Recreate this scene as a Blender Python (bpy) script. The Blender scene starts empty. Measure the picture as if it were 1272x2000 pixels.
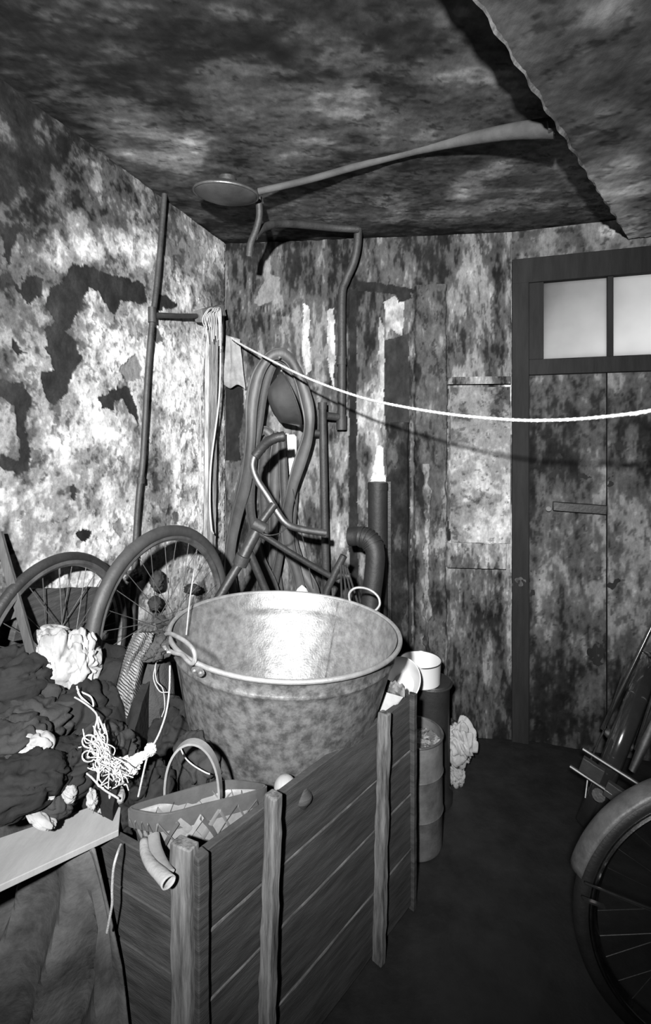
import bpy, bmesh, math, random
import numpy as np
from mathutils import Vector, Matrix, Quaternion

# ------------------------------------------------------------------ camera, light, exposure
H = 1.5            # camera height above the floor, the camera looks level along +Y
F = 1000.0         # focal length in pixels of the 1272 x 2000 frame
SC = bpy.context.scene
COL = SC.collection
cam_d = bpy.data.cameras.new('camera')
cam = bpy.data.objects.new('camera', cam_d)
COL.objects.link(cam)
cam.location = (0, 0, H)
cam.rotation_euler = (math.pi / 2, 0, 0)
cam_d.sensor_fit = 'HORIZONTAL'
cam_d.sensor_width = 36.0
cam_d.lens = F / 1272 * 36.0
cam_d.shift_y = -150 / 1272
cam_d.clip_start = 0.05
SC.camera = cam
world = bpy.data.worlds.new('overcast_sky')
world.use_nodes = True
world.node_tree.nodes['Background'].inputs[0].default_value = (1, 1, 1, 1)
world.node_tree.nodes['Background'].inputs[1].default_value = 1.35
SC.world = world
lamp_d = bpy.data.lights.new('hand_lamp', 'SPOT')
lamp_d.energy = 900
lamp_d.spot_size = math.radians(98)
lamp_d.spot_blend = 1.0
lamp_d.shadow_soft_size = 0.035
lamp = bpy.data.objects.new('hand_lamp', lamp_d)
lamp.location = (-0.22, -0.50, H + 0.38)
lamp.rotation_euler = (Vector((-0.32, 2.1, H + 0.16)) - lamp.location).to_track_quat('-Z', 'Y').to_euler()
COL.objects.link(lamp)
SC.view_settings.view_transform = 'Standard'
SC.view_settings.look = 'None'
SC.view_settings.exposure = 0.0
SC.view_settings.gamma = 1.0
SC.view_settings.use_curve_mapping = False
SC.cycles.max_bounces = 6
SC.cycles.caustics_reflective = False
SC.cycles.caustics_refractive = False

# ------------------------------------------------------------------ helpers
RNG = np.random.RandomState(7)
random.seed(5)
ORG = {}

def P(px, py, Y):
    """Point seen at (px, py) that lies Y metres in front of the camera."""
    return Vector(((px - 636) / F * Y, Y, H - (py - 850) / F * Y))

CORNER = Vector((-0.523, 2.67, 0))
DOORC = Vector((0.917, 2.518, 0))
DL = Vector((-0.2952, -0.9554, 0)); NL = Vector((0.9554, -0.2952, 0))      # left wall, from the corner towards us
DB = Vector((0.9944, -0.1055, 0)).normalized(); NB = Vector((-0.1055, -0.9944, 0)).normalized()
DD = Vector((0.9496, -0.3134, 0)).normalized(); ND = Vector((-0.3134, -0.9496, 0)).normalized()
WALLS = {'L': (CORNER, DL, NL), 'B': (CORNER, DB, NB), 'D': (DOORC, DD, ND)}

def W(wall, px, py, off=0.0):
    """Point on a wall (moved off metres into the room) seen at (px, py)."""
    o, d, n = WALLS[wall]
    ray = Vector(((px - 636) / F, 1.0, -(py - 850) / F))
    c = Vector((0, 0, H))
    t = ((o + n * off - c).dot(n)) / ray.dot(n)
    return c + ray * t

def Z(px, py, z):
    """Point at height z seen at (px, py)."""
    Y = (H - z) / ((py - 850) / F)
    return P(px, py, Y)

def place(o, parent):
    COL.objects.link(o)
    if parent is not None:
        o.parent = parent

def tag(o, label=None, cat=None, group=None, kind=None):
    if label: o['label'] = label
    if cat: o['category'] = cat
    if group: o['group'] = group
    if kind: o['kind'] = kind
    return o

def thing(name, label, cat, loc, group=None, rot=None):
    o = bpy.data.objects.new(name, None)
    o.empty_display_size = 0.05
    COL.objects.link(o)
    o.location = loc
    if rot is not None:
        o.rotation_mode = 'QUATERNION'
        o.rotation_quaternion = rot
        ORG[o.name] = Vector((0, 0, 0))
    else:
        ORG[o.name] = Vector(loc)
    tag(o, label, cat, group)
    return o

class MB:
    def __init__(s):
        s.v = []; s.f = []
    def add(s, vs, fs):
        k = len(s.v)
        s.v += [tuple(v) for v in vs]
        s.f += [tuple(i + k for i in f) for f in fs]
        return s
    def box(s, c, size, R=None):
        c = Vector(c); hx, hy, hz = [q / 2 for q in size]
        vs = []
        for x, y, z in ((-1,-1,-1),(1,-1,-1),(1,1,-1),(-1,1,-1),(-1,-1,1),(1,-1,1),(1,1,1),(-1,1,1)):
            p = Vector((x*hx, y*hy, z*hz))
            if R is not None: p = R @ p
            vs.append(c + p)
        return s.add(vs, [(3,2,1,0),(4,5,6,7),(0,1,5,4),(1,2,6,5),(2,3,7,6),(3,0,4,7)])
    def beam(s, a, b, w, h, up=(0,0,1), jit=0.0, n=8):
        """A rectangular bar from a to b; w across, h along up; jit wears its edges."""
        a = Vector(a); b = Vector(b); d = (b - a).normalized(); up = Vector(up)
        sx = d.cross(up).normalized(); uz = sx.cross(d).normalized()
        vs = []; fs = []
        for i in range(n + 1):
            c = a.lerp(b, i / n)
            for x, z in ((-1,-1),(1,-1),(1,1),(-1,1)):
                j = Vector((random.uniform(-jit,jit), random.uniform(-jit,jit), random.uniform(-jit,jit)))
                vs.append(c + sx*(x*w/2) + uz*(z*h/2) + j)
        for i in range(n):
            for k in range(4):
                a0 = i*4+k; a1 = i*4+(k+1)%4
                fs.append((a0, a0+4, a1+4, a1))
        fs.append((0,1,2,3)); q = n*4; fs.append((q+3,q+2,q+1,q))
        return s.add(vs, fs)
    def tube(s, pts, r, n=10, closed=False, caps=True, flat=None, face=None):
        """A tube through pts; r one radius or one per point. flat squashes it along face."""
        pts = [Vector(p) for p in pts]; m = len(pts)
        rs = r if isinstance(r, (list, tuple)) else [r] * m
        prev = None; rings = []
        for i in range(m):
            if closed: t = (pts[(i+1)%m] - pts[i-1])
            elif i == 0: t = pts[1] - pts[0]
            elif i == m-1: t = pts[-1] - pts[-2]
            else: t = pts[i+1] - pts[i-1]
            t.normalize()
            if face is not None:
                b = Vector(face) - t * Vector(face).dot(t); b.normalize(); nrm = t.cross(b).normalized()
            elif prev is None:
                q = Vector((0,0,1)) if abs(t.z) < .9 else Vector((1,0,0))
                nrm = t.cross(q).normalized(); b = t.cross(nrm).normalized()
            else:
                nrm = (prev - t * prev.dot(t)).normalized(); b = t.cross(nrm).normalized()
            prev = nrm
            rr = rs[i]; fl = flat if flat else 1.0
            rings.append([pts[i] + nrm*(math.cos(2*math.pi*k/n)*rr) + b*(math.sin(2*math.pi*k/n)*rr*fl) for k in range(n)])
        vs = [v for ring in rings for v in ring]; fs = []
        lim = m if closed else m-1
        for i in range(lim):
            j = (i+1) % m
            for k in range(n):
                fs.append((i*n+k, i*n+(k+1)%n, j*n+(k+1)%n, j*n+k))
        if caps and not closed:
            fs.append(tuple(range(n))[::-1]); fs.append(tuple((m-1)*n+k for k in range(n)))
        return s.add(vs, fs)
    def lathe(s, prof, n=48, M=None, a0=0.0, a1=2*math.pi):
        """Turn a profile [(radius, z), ...] about z; M places it."""
        full = abs(a1 - a0 - 2*math.pi) < 1e-6
        cols = n if full else n + 1
        vs = []; fs = []
        for r, z in prof:
            for k in range(cols):
                a = a0 + (a1-a0)*k/n
                p = Vector((r*math.cos(a), r*math.sin(a), z))
                vs.append(M @ p if M is not None else p)
        for i in range(len(prof)-1):
            for k in range(n):
                k2 = (k+1) % cols if full else k+1
                fs.append((i*cols+k, i*cols+k2, (i+1)*cols+k2, (i+1)*cols+k))
        return s.add(vs, fs)
    def prism(s, poly, n, depth):
        """Polygon (3-D points) thickened by depth along n."""
        m = len(poly); n = Vector(n).normalized() * depth
        vs = [Vector(p) for p in poly] + [Vector(p) + n for p in poly]
        fs = [tuple(range(m))[::-1], tuple(range(m, 2*m))]
        fs += [(i, (i+1)%m, m+(i+1)%m, m+i) for i in range(m)]
        return s.add(vs, fs)
    def sheet(s, rows, closed=False):
        """Grid of points (list of rows)."""
        c = len(rows[0]); vs = [p for r in rows for p in r]; fs = []
        for i in range(len(rows)-1):
            for k in range(c if closed else c-1):
                k2 = (k+1) % c
                fs.append((i*c+k, i*c+k2, (i+1)*c+k2, (i+1)*c+k))
        return s.add(vs, fs)
    def build(s, name, mat, parent=None, smooth=True, bevel=0, solid=0, sub=0, recalc=True):
        me = bpy.data.meshes.new(name)
        org = ORG.get(parent.name, Vector((0,0,0))) if parent is not None else None
        if parent is None:
            zs = min(v[2] for v in s.v); org = Vector((sum(v[0] for v in s.v)/len(s.v), sum(v[1] for v in s.v)/len(s.v), zs))
        me.from_pydata([tuple(Vector(v) - org) for v in s.v], [], s.f)
        if recalc:
            bm = bmesh.new(); bm.from_mesh(me)
            bmesh.ops.recalc_face_normals(bm, faces=bm.faces)
            bm.to_mesh(me); bm.free()
        if smooth:
            me.polygons.foreach_set('use_smooth', [True]*len(me.polygons))
            try: me.set_sharp_from_angle(angle=math.radians(40))
            except Exception: pass
        me.materials.append(mat)
        o = bpy.data.objects.new(name, me)
        place(o, parent)
        if parent is None: o.location = org
        ORG[o.name] = org
        if solid:
            md = o.modifiers.new('solid', 'SOLIDIFY'); md.thickness = solid; md.offset = 0
        if bevel:
            md = o.modifiers.new('bevel', 'BEVEL'); md.width = bevel; md.segments = 2; md.limit_method = 'ANGLE'; md.angle_limit = math.radians(35)
        if sub:
            md = o.modifiers.new('sub', 'SUBSURF'); md.levels = sub; md.render_levels = sub
        return o

def smooth_path(pts, k=5):
    """Catmull-Rom through 3-D points."""
    pts = [Vector(p) for p in pts]; out = []
    q = [pts[0]*2 - pts[1]] + pts + [pts[-1]*2 - pts[-2]]
    for i in range(1, len(q)-2):
        p0, p1, p2, p3 = q[i-1:i+3]
        for j in range(k):
            t = j / k
            out.append(0.5*((2*p1) + (p2-p0)*t + (2*p0-5*p1+4*p2-p3)*t*t + (3*p1-p0-3*p2+p3)*t**3))
    out.append(pts[-1])
    return out

# ---- numpy noise
def vnoise(x, y, seed):
    """Smooth value noise on arrays, cell size 1, range -1..1."""
    xi = np.floor(x).astype(np.int64); yi = np.floor(y).astype(np.int64)
    fx = x - xi; fy = y - yi
    fx = fx*fx*fx*(fx*(fx*6-15)+10); fy = fy*fy*fy*(fy*(fy*6-15)+10)
    def h(a, b):
        n = (a * 374761393 + b * 668265263 + seed * 974711) & 0xffffffff
        n = ((n ^ (n >> 13)) * 1274126177) & 0xffffffff
        n = (n ^ (n >> 16)) & 0xffffffff
        return n / 2147483648.0 - 1.0
    return (h(xi,yi)*(1-fx) + h(xi+1,yi)*fx)*(1-fy) + (h(xi,yi+1)*(1-fx) + h(xi+1,yi+1)*fx)*fy

def fbm(x, y, seed, octs=5, gain=0.55):
    a = 1.0; t = 0.0; w = 0.0
    for i in range(octs):
        t = t + a*vnoise(x*2**i + 17.3*i, y*2**i - 9.1*i, seed + i); w += a; a *= gain
    return t / w * 1.6

def inpoly(x, y, poly):
    c = np.zeros(x.shape, bool); j = len(poly)-1
    for i in range(len(poly)):
        xi, yi = poly[i]; xj, yj = poly[j]
        if yi != yj:
            c ^= ((yi > y) != (yj > y)) & (x < (xj-xi)*(y-yi)/(yj-yi) + xi)
        j = i
    return c

# ---- materials
def mat(name, base, rough=0.7, metal=0.0, vary=0.5, scale=12.0, stretch=(1,1,1), bump=0.3, bscale=None, dark=None, spec=0.5, cut=(0.35,0.65), coat=0.0, wave=None):
    """Procedural grey material: two tones mixed by noise, fine relief."""
    m = bpy.data.materials.new(name); m.use_nodes = True
    nt = m.node_tree; N = nt.nodes; Lk = nt.links; bs = N['Principled BSDF']
    tc = N.new('ShaderNodeTexCoord'); mp = N.new('ShaderNodeMapping'); mp.inputs['Scale'].default_value = stretch
    Lk.new(tc.outputs['Object'], mp.inputs[0])
    n1 = N.new('ShaderNodeTexNoise'); n1.inputs['Scale'].default_value = scale; n1.inputs['Detail'].default_value = 8; n1.inputs['Roughness'].default_value = .65
    Lk.new(mp.outputs[0], n1.inputs['Vector'])
    cr = N.new('ShaderNodeValToRGB')
    d = base*(1-vary) if dark is None else dark
    cr.color_ramp.elements[0].position = cut[0]; cr.color_ramp.elements[1].position = cut[1]
    cr.color_ramp.elements[0].color = (d,d,d,1); cr.color_ramp.elements[1].color = (base,base,base,1)
    Lk.new(n1.outputs['Fac'], cr.inputs[0]); Lk.new(cr.outputs[0], bs.inputs['Base Color'])
    bs.inputs['Roughness'].default_value = rough; bs.inputs['Metallic'].default_value = metal
    if rough >= .7: spec = min(spec, .18)
    bs.inputs['Specular IOR Level'].default_value = spec; bs.inputs['Coat Weight'].default_value = coat
    n2 = N.new('ShaderNodeTexNoise'); n2.inputs['Scale'].default_value = bscale or scale*6; n2.inputs['Detail'].default_value = 5
    Lk.new(mp.outputs[0], n2.inputs['Vector'])
    bp = N.new('ShaderNodeBump'); bp.inputs['Strength'].default_value = bump; bp.inputs['Distance'].default_value = 0.004
    src = n2.outputs['Fac']
    if wave:
        wv = N.new('ShaderNodeTexWave'); wv.inputs['Scale'].default_value = wave; wv.inputs['Distortion'].default_value = 3.0; wv.inputs['Detail'].default_value = 2
        wv.bands_direction = 'DIAGONAL'
        Lk.new(mp.outputs[0], wv.inputs['Vector']); src = wv.outputs['Fac']
    Lk.new(src, bp.inputs['Height']); Lk.new(bp.outputs[0], bs.inputs['Normal'])
    return m

def paint_mat(name, rough=0.85, fine=90.0, bump=0.5, stretch=(1,1,1)):
    """Peeling paint: the tone of each layer is stored on the mesh, fine grain comes from noise."""
    m = bpy.data.materials.new(name); m.use_nodes = True
    nt = m.node_tree; N = nt.nodes; Lk = nt.links; bs = N['Principled BSDF']
    at = N.new('ShaderNodeAttribute'); at.attribute_name = 'tone'
    tc = N.new('ShaderNodeTexCoord'); mp = N.new('ShaderNodeMapping'); mp.inputs['Scale'].default_value = stretch
    Lk.new(tc.outputs['Object'], mp.inputs[0])
    n1 = N.new('ShaderNodeTexNoise'); n1.inputs['Scale'].default_value = fine; n1.inputs['Detail'].default_value = 6; n1.inputs['Roughness'].default_value = .7
    Lk.new(mp.outputs[0], n1.inputs['Vector'])
    mr = N.new('ShaderNodeMapRange'); mr.inputs[1].default_value = .3; mr.inputs[2].default_value = .7; mr.inputs[3].default_value = .72; mr.inputs[4].default_value = 1.36
    Lk.new(n1.outputs['Fac'], mr.inputs[0])
    mu = N.new('ShaderNodeMath'); mu.operation = 'MULTIPLY'; mu.use_clamp = True
    Lk.new(at.outputs['Fac'], mu.inputs[0]); Lk.new(mr.outputs[0], mu.inputs[1]); Lk.new(mu.outputs[0], bs.inputs['Base Color'])
    bs.inputs['Roughness'].default_value = rough; bs.inputs['Specular IOR Level'].default_value = .25
    bp = N.new('ShaderNodeBump'); bp.inputs['Strength'].default_value = bump; bp.inputs['Distance'].default_value = 0.003
    Lk.new(n1.outputs['Fac'], bp.inputs['Height']); Lk.new(bp.outputs[0], bs.inputs['Normal'])
    return m

def read_map(rows):
    return np.array(rows, float) / 35.0

def map_at(m, cell, u, v):
    """Bilinear lookup of a coarse paint map laid out in metres on the wall (row 0 at v=0)."""
    x = np.clip(u/cell - .5, 0, m.shape[1]-1.001); y = np.clip(v/cell - .5, 0, m.shape[0]-1.001)
    xi = x.astype(int); yi = y.astype(int); fx = x-xi; fy = y-yi
    return (m[yi,xi]*(1-fx)+m[yi,xi+1]*fx)*(1-fy) + (m[yi+1,xi]*(1-fx)+m[yi+1,xi+1]*fx)*fy

LEVELS = np.array([0.09, 0.24, 0.42, 0.60, 0.78, 0.95])
def peel(g, u, v, seed, sx=1.0, sy=1.0, amp=0.2, quant=0.65, freq=14.0, pits=.62):
    """Turn a smooth guide g (0..1) into peeled paint layers; returns tone (sqrt reflectance) and layer height."""
    n = fbm(u*freq*sx, v*freq*sy, seed, 5, .62)
    n2 = fbm(u*freq*3.1*sx + 5, v*freq*3.1*sy, seed+40, 4, .6)
    amp = amp*(.45 + .9*g)
    x = np.clip(g + amp*n + amp*.45*n2, 0.02, 1.0)
    q = np.zeros_like(x)
    mid = (LEVELS[1:] + LEVELS[:-1]) / 2
    q += LEVELS[0]
    for i, t in enumerate(mid):
        q += (LEVELS[i+1]-LEVELS[i]) / (1 + np.exp(-(x-t)/0.012))
    n3 = fbm(u*freq*.9 + 31, v*freq*.9, seed+80, 5, .7)
    # small flakes lost from the top coats, in clusters
    pit = fbm(u*freq*3.2*sx + 3, v*freq*3.2*sy, seed+61, 4, .6) + .45*fbm(u*freq*.6, v*freq*.6, seed+63, 3)
    pk_ = 1 / (1 + np.exp(-(pit-pits)/.02))
    q = q - .35*q*pk_; x = x - .35*x*pk_
    tone = quant*q + (1-quant)*x + .05*n3
    return np.clip(tone, .04, .97), q

def surface(name, origin, ud, vd, nd, ulen, vlen, step, guide, material, kind='structure', seed=1, sx=1, sy=1, amp=.2, relief=.004, polys=(), quant=.65, freq=14.0, parent=None, extra=None, mask=None, warp=.012, pits=.62):
    """A wall or ceiling as a fine grid whose paint layers stand proud of each other."""
    nu = max(2, int(ulen/step)); nv = max(2, int(vlen/step))
    u, v = np.meshgrid(np.linspace(0, ulen, nu+1), np.linspace(0, vlen, nv+1))
    wu = u + warp*fbm(u*25, v*25, seed+200, 4); wv = v + warp*fbm(u*25+9, v*25, seed+210, 4)
    g = guide(wu, wv)
    tone, q = peel(g, u, v, seed, sx, sy, amp, quant, freq, pits)
    for pl, val in polys:
        k = inpoly(wu, wv, pl)
        t2 = val + (.035 if val < .5 else .16)*fbm(u*30, v*18, seed+300, 4)
        tone = np.where(k, t2, tone); q = np.where(k, min(val, .2), q)
    hgt = relief*(q-.5)*1.6 + .004*fbm(u*7, v*7, seed+99, 4) + .0006*fbm(u*60, v*60, seed+120, 2)
    if extra is not None: hgt = hgt + extra(u, v)
    hgt = hgt - .004
    o3 = np.array(origin); P3 = o3 + u[...,None]*np.array(ud) + v[...,None]*np.array(vd) + hgt[...,None]*np.array(nd)
    P3 = P3.reshape(-1,3).astype(np.float32)
    me = bpy.data.meshes.new(name)
    idx = np.arange((nu+1)*(nv+1)).reshape(nv+1, nu+1)
    quads = np.stack([idx[:-1,:-1], idx[:-1,1:], idx[1:,1:], idx[1:,:-1]], -1)
    if mask is not None:
        quads = quads[mask((u[:-1,:-1]+u[1:,1:])/2, (v[:-1,:-1]+v[1:,1:])/2)]
    quads = quads.reshape(-1,4)
    org = o3
    me.vertices.add(len(P3)); me.vertices.foreach_set('co', (P3-org.astype(np.float32)).ravel())
    me.loops.add(quads.size); me.loops.foreach_set('vertex_index', quads.ravel().astype(np.int32))
    me.polygons.add(len(quads)); me.polygons.foreach_set('loop_start', np.arange(0, quads.size, 4, dtype=np.int32))
    me.polygons.foreach_set('use_smooth', np.ones(len(quads), bool))
    me.update(calc_edges=True)
    a = me.attributes.new('tone', 'FLOAT', 'POINT'); a.data.foreach_set('value', (tone.ravel()**2).astype(np.float32))
    me.materials.append(material)
    ob = bpy.data.objects.new(name, me); place(ob, parent)
    ob.location = Vector(org) - (ORG[parent.name] if parent is not None else Vector((0,0,0)))
    ORG[ob.name] = Vector(org)
    if kind: ob['kind'] = kind
    return ob
# ------------------------------------------------------------------ paint layers, one number per 7 cm of wall or 8 cm of ceiling, 0 dark .. 35 white
MAP_L = read_map([
[12,14,14,15,16,15,15,15,15,15,15,14,15,15,14,13,13,13,13,14,15,16,17],
[12,14,14,15,15,15,15,15,14,14,14,14,15,14,13,12,12,12,12,13,14,14,16],
[13,14,13,14,15,14,14,14,14,14,14,14,13,13,13,13,12,12,12,12,12,13,14],
[14,15,15,16,16,14,14,14,14,14,14,13,13,12,13,12,11,11,11,11,12,12,13],
[17,18,19,20,20,19,17,15,13,13,13,12,12,13,12,11,11,10,10,10,11,12,12],
[19,21,23,24,24,23,22,19,16,15,14,12,12,12,11,11,10,9,9,10,10,10,11],
[20,23,24,25,26,26,27,24,20,18,17,16,14,12,12,11,9,9,9,9,9,10,10],
[22,24,24,25,25,24,23,21,20,20,18,21,21,18,15,12,9,9,9,9,9,9,9],
[23,26,25,24,23,22,20,18,17,19,21,23,24,24,22,19,14,10,9,9,9,9,9],
[24,28,27,27,26,23,20,18,16,18,21,21,22,22,21,21,19,17,15,12,10,9,9],
[26,29,28,28,28,25,22,17,13,17,21,21,22,24,20,19,18,15,10,13,15,16,13],
[25,28,27,28,28,24,21,17,13,16,20,23,24,23,19,15,15,14,12,11,11,10,10],
[22,26,25,26,27,25,22,18,13,15,19,22,21,17,16,14,15,16,14,13,12,12,12],
[22,26,26,27,27,25,22,18,13,15,20,19,20,19,17,15,14,16,18,18,17,17,16],
[20,23,25,28,29,26,22,18,13,15,19,19,19,18,21,19,13,8,9,10,11,12,13],
[18,21,23,27,29,28,25,21,16,17,18,20,20,18,21,21,14,9,11,11,11,11,11],
[20,22,25,27,29,27,27,22,16,15,15,18,19,18,18,15,12,12,12,12,11,11,11],
[21,23,25,27,28,27,26,22,18,18,19,19,19,22,16,12,11,9,8,8,8,8,8],
[20,23,25,27,28,27,27,25,23,22,23,24,23,23,16,14,13,11,12,12,13,13,12],
[21,24,26,27,28,27,27,27,26,24,24,24,23,22,16,14,13,12,12,11,11,11,11],
[22,25,26,27,28,27,26,26,25,25,25,25,24,22,15,11,12,11,10,10,9,8,8],
[22,24,25,26,27,26,25,25,25,25,25,24,22,22,12,9,9,8,8,7,7,7,8],
[19,21,22,24,26,22,17,19,24,23,20,16,13,16,10,9,8,7,7,8,7,6,5],
[19,22,22,22,20,17,15,17,15,11,9,9,9,7,13,14,13,9,6,6,5,5,4],
[20,21,20,21,23,24,24,18,14,13,12,14,17,22,19,14,8,6,5,4,4,4,4],
[13,13,15,19,22,21,21,18,20,22,24,21,19,17,13,8,6,4,4,4,4,4,4],
[10,11,14,17,17,15,13,17,24,23,19,16,12,9,8,6,5,4,4,4,4,4,4],
[11,16,19,17,11,10,9,14,20,18,16,11,9,10,9,7,4,4,4,4,4,4,4],
[22,31,22,15,12,10,8,11,12,13,11,9,9,10,8,5,4,4,4,4,4,4,4],
[23,21,15,14,15,13,8,10,11,10,9,9,8,7,6,4,4,4,4,4,4,4,4],
[16,16,16,20,21,15,14,13,10,8,8,7,8,7,5,4,4,4,4,4,4,4,4],
])
MAP_B = read_map([
[5,5,5,5,5,5,5,5,5,5,5,4,5,4,5,8,7,6,7,7,7],
[6,6,6,6,6,6,6,6,6,6,5,4,5,5,5,8,8,8,9,8,8],
[7,7,7,7,7,7,7,7,6,6,5,4,5,5,6,9,8,8,10,9,8],
[7,6,7,7,7,7,6,7,7,7,6,5,5,6,7,10,9,8,10,9,8],
[8,7,7,7,7,7,7,7,9,8,6,5,5,7,9,10,9,8,9,9,9],
[9,8,8,8,8,8,8,9,10,10,7,5,5,7,9,9,8,7,7,8,8],
[10,9,9,9,9,9,9,9,11,10,8,5,5,7,9,8,8,8,10,10,10],
[10,9,9,9,9,9,9,10,12,11,8,5,5,7,9,8,9,10,13,14,15],
[9,9,9,9,9,10,9,10,13,11,8,6,5,7,9,10,10,11,13,13,14],
[9,9,9,9,10,11,10,11,14,12,8,6,6,8,10,10,12,14,16,17,17],
[9,9,9,9,10,11,10,11,14,13,9,6,7,9,11,11,14,18,19,20,21],
[9,9,10,10,10,11,10,11,14,13,10,7,7,9,10,11,13,16,18,19,20],
[9,9,11,12,12,11,10,11,13,12,11,10,7,7,9,9,12,15,17,18,18],
[9,9,11,14,13,12,10,11,13,11,12,14,7,6,8,9,12,15,17,17,18],
[9,10,11,16,16,12,10,10,13,11,15,18,8,5,7,10,13,15,17,17,18],
[8,9,12,17,16,12,9,10,13,11,13,14,7,5,7,10,13,15,16,16,16],
[8,9,12,18,17,12,9,10,13,11,11,11,6,5,7,10,13,15,16,15,15],
[9,9,12,17,16,12,9,9,12,11,11,10,6,5,7,9,12,14,16,15,15],
[9,9,9,13,14,13,11,10,9,11,12,12,6,6,8,8,11,14,16,15,15],
[10,9,8,11,13,12,12,10,8,10,13,14,7,7,9,8,10,12,14,13,13],
[9,8,9,12,12,11,11,9,7,9,13,16,8,7,9,8,10,11,11,10,10],
[14,11,9,11,12,11,11,10,7,9,13,16,8,7,8,8,10,12,12,9,8],
[16,12,8,11,11,10,12,10,7,8,11,15,10,8,7,8,10,12,12,9,7],
[13,10,8,11,11,10,13,11,7,7,9,12,14,10,6,7,10,12,12,9,8],
[8,9,11,12,11,10,13,11,7,7,8,8,13,11,7,7,9,10,9,8,8],
[7,8,10,12,11,10,11,10,7,8,8,8,12,10,7,7,9,11,12,9,8],
[10,8,7,10,11,10,9,8,7,7,8,8,10,9,7,7,10,12,14,10,7],
[11,10,11,10,9,8,8,7,6,6,7,7,6,6,7,7,10,12,11,8,6],
[11,12,13,9,7,7,7,6,5,6,7,8,7,7,8,7,8,10,11,8,7],
[10,11,13,9,7,5,6,6,4,6,8,8,9,8,7,6,7,9,11,9,8],
[9,10,11,7,6,6,6,6,5,7,8,7,9,8,6,5,7,10,10,10,10],
[8,8,9,7,6,5,6,6,5,6,7,7,7,6,5,5,7,9,11,10,8],
[7,8,9,8,7,6,6,6,5,6,7,8,7,6,6,5,7,10,12,10,9],
])
MAP_D = read_map([
[5,5,5,6,6,6,6,6,7,7,7,7,7,7,7,7,7,7,7,7,7,8,9,10,11,14],
[5,5,6,7,5,7,6,6,6,6,6,6,6,7,7,7,7,7,7,7,7,7,7,7,7,7],
[6,6,6,7,6,7,7,7,7,6,6,6,6,6,6,6,6,6,6,7,7,7,7,7,7,7],
[7,7,7,7,8,8,8,8,8,8,8,7,7,7,7,6,6,6,6,6,6,6,6,6,6,7],
[8,9,9,9,9,9,9,9,9,9,9,9,9,8,8,8,8,8,7,7,7,7,6,6,6,6],
[8,10,11,9,8,10,11,11,11,11,10,10,10,10,10,9,9,9,9,9,8,8,8,8,8,7],
[9,10,10,10,9,10,12,13,12,12,12,12,12,11,11,11,11,11,10,10,10,10,10,9,9,9],
[9,11,11,10,10,10,12,13,13,13,13,13,13,13,13,12,12,12,12,12,12,11,11,11,11,11],
[9,12,13,11,10,11,13,15,15,15,15,14,14,14,14,14,14,14,13,13,13,13,13,13,12,12],
[10,11,12,12,9,11,13,15,16,16,16,16,16,16,15,15,15,15,15,15,15,14,14,14,14,14],
[9,11,12,12,9,10,12,14,17,17,17,17,17,17,17,17,17,16,16,16,16,16,16,16,16,15],
[8,10,12,12,9,9,12,15,17,17,17,17,17,17,17,17,17,17,17,17,17,17,17,17,17,17],
[7,9,11,13,10,11,12,14,15,15,15,15,15,15,16,16,16,16,16,16,16,16,17,17,17,17],
[5,7,10,12,10,11,13,13,12,12,13,13,13,13,13,13,14,14,14,14,14,14,14,15,15,15],
[5,6,8,10,8,11,12,11,9,9,9,10,10,10,10,10,10,10,10,11,11,11,11,11,11,12],
[5,5,6,7,7,10,11,9,6,6,7,7,7,7,7,7,7,7,7,7,7,8,8,8,8,8],
[4,5,5,6,7,9,10,8,5,5,5,5,5,5,5,5,5,5,5,5,5,5,5,5,5,5],
[4,4,5,5,7,8,8,7,4,4,4,4,4,4,4,4,4,4,4,4,4,4,4,4,4,4],
[4,4,4,5,6,7,7,6,4,4,4,4,4,4,4,4,4,4,4,4,4,4,4,4,4,4],
[4,4,5,5,5,6,6,5,4,4,4,4,4,4,4,4,4,4,4,4,4,4,4,4,4,4],
[4,5,5,5,6,6,6,6,5,6,6,6,6,6,6,6,6,6,6,6,6,6,6,6,6,6],
[5,6,7,6,8,7,8,8,8,8,9,9,9,9,9,9,9,9,10,10,10,10,10,10,11,11],
[6,10,10,8,9,10,10,10,10,10,10,10,10,10,9,9,9,9,9,8,8,8,8,8,7,7],
[5,6,6,6,6,6,6,6,6,6,6,6,6,6,6,6,6,6,6,6,6,6,6,6,6,6],
[5,5,5,5,5,5,6,6,6,6,6,6,6,6,6,6,6,6,6,6,6,6,6,6,6,6],
[5,5,5,5,5,6,6,6,6,6,6,6,6,6,6,6,6,6,6,6,6,6,6,6,6,6],
[5,5,5,5,5,6,6,6,6,6,6,6,6,6,6,6,6,6,6,6,6,6,7,7,7,7],
[5,5,5,5,5,6,6,6,6,6,6,7,7,7,7,7,7,7,8,8,8,8,8,9,9,9],
[6,6,6,6,6,7,7,7,8,8,8,8,8,9,9,9,10,10,10,11,11,11,12,13,13,13],
[9,8,7,7,8,9,9,10,10,11,11,11,12,12,13,13,13,13,13,13,14,15,15,16,16,17],
[10,10,11,11,11,13,13,13,13,13,13,14,14,15,16,16,17,18,19,20,22,21,21,21,21,21],
[10,11,12,12,11,13,14,16,17,18,19,20,22,21,21,21,21,21,20,20,20,21,21,21,21,20],
[10,12,13,13,13,16,24,20,21,21,21,20,20,20,21,21,21,21,20,20,19,19,19,19,19,19],
])
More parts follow.
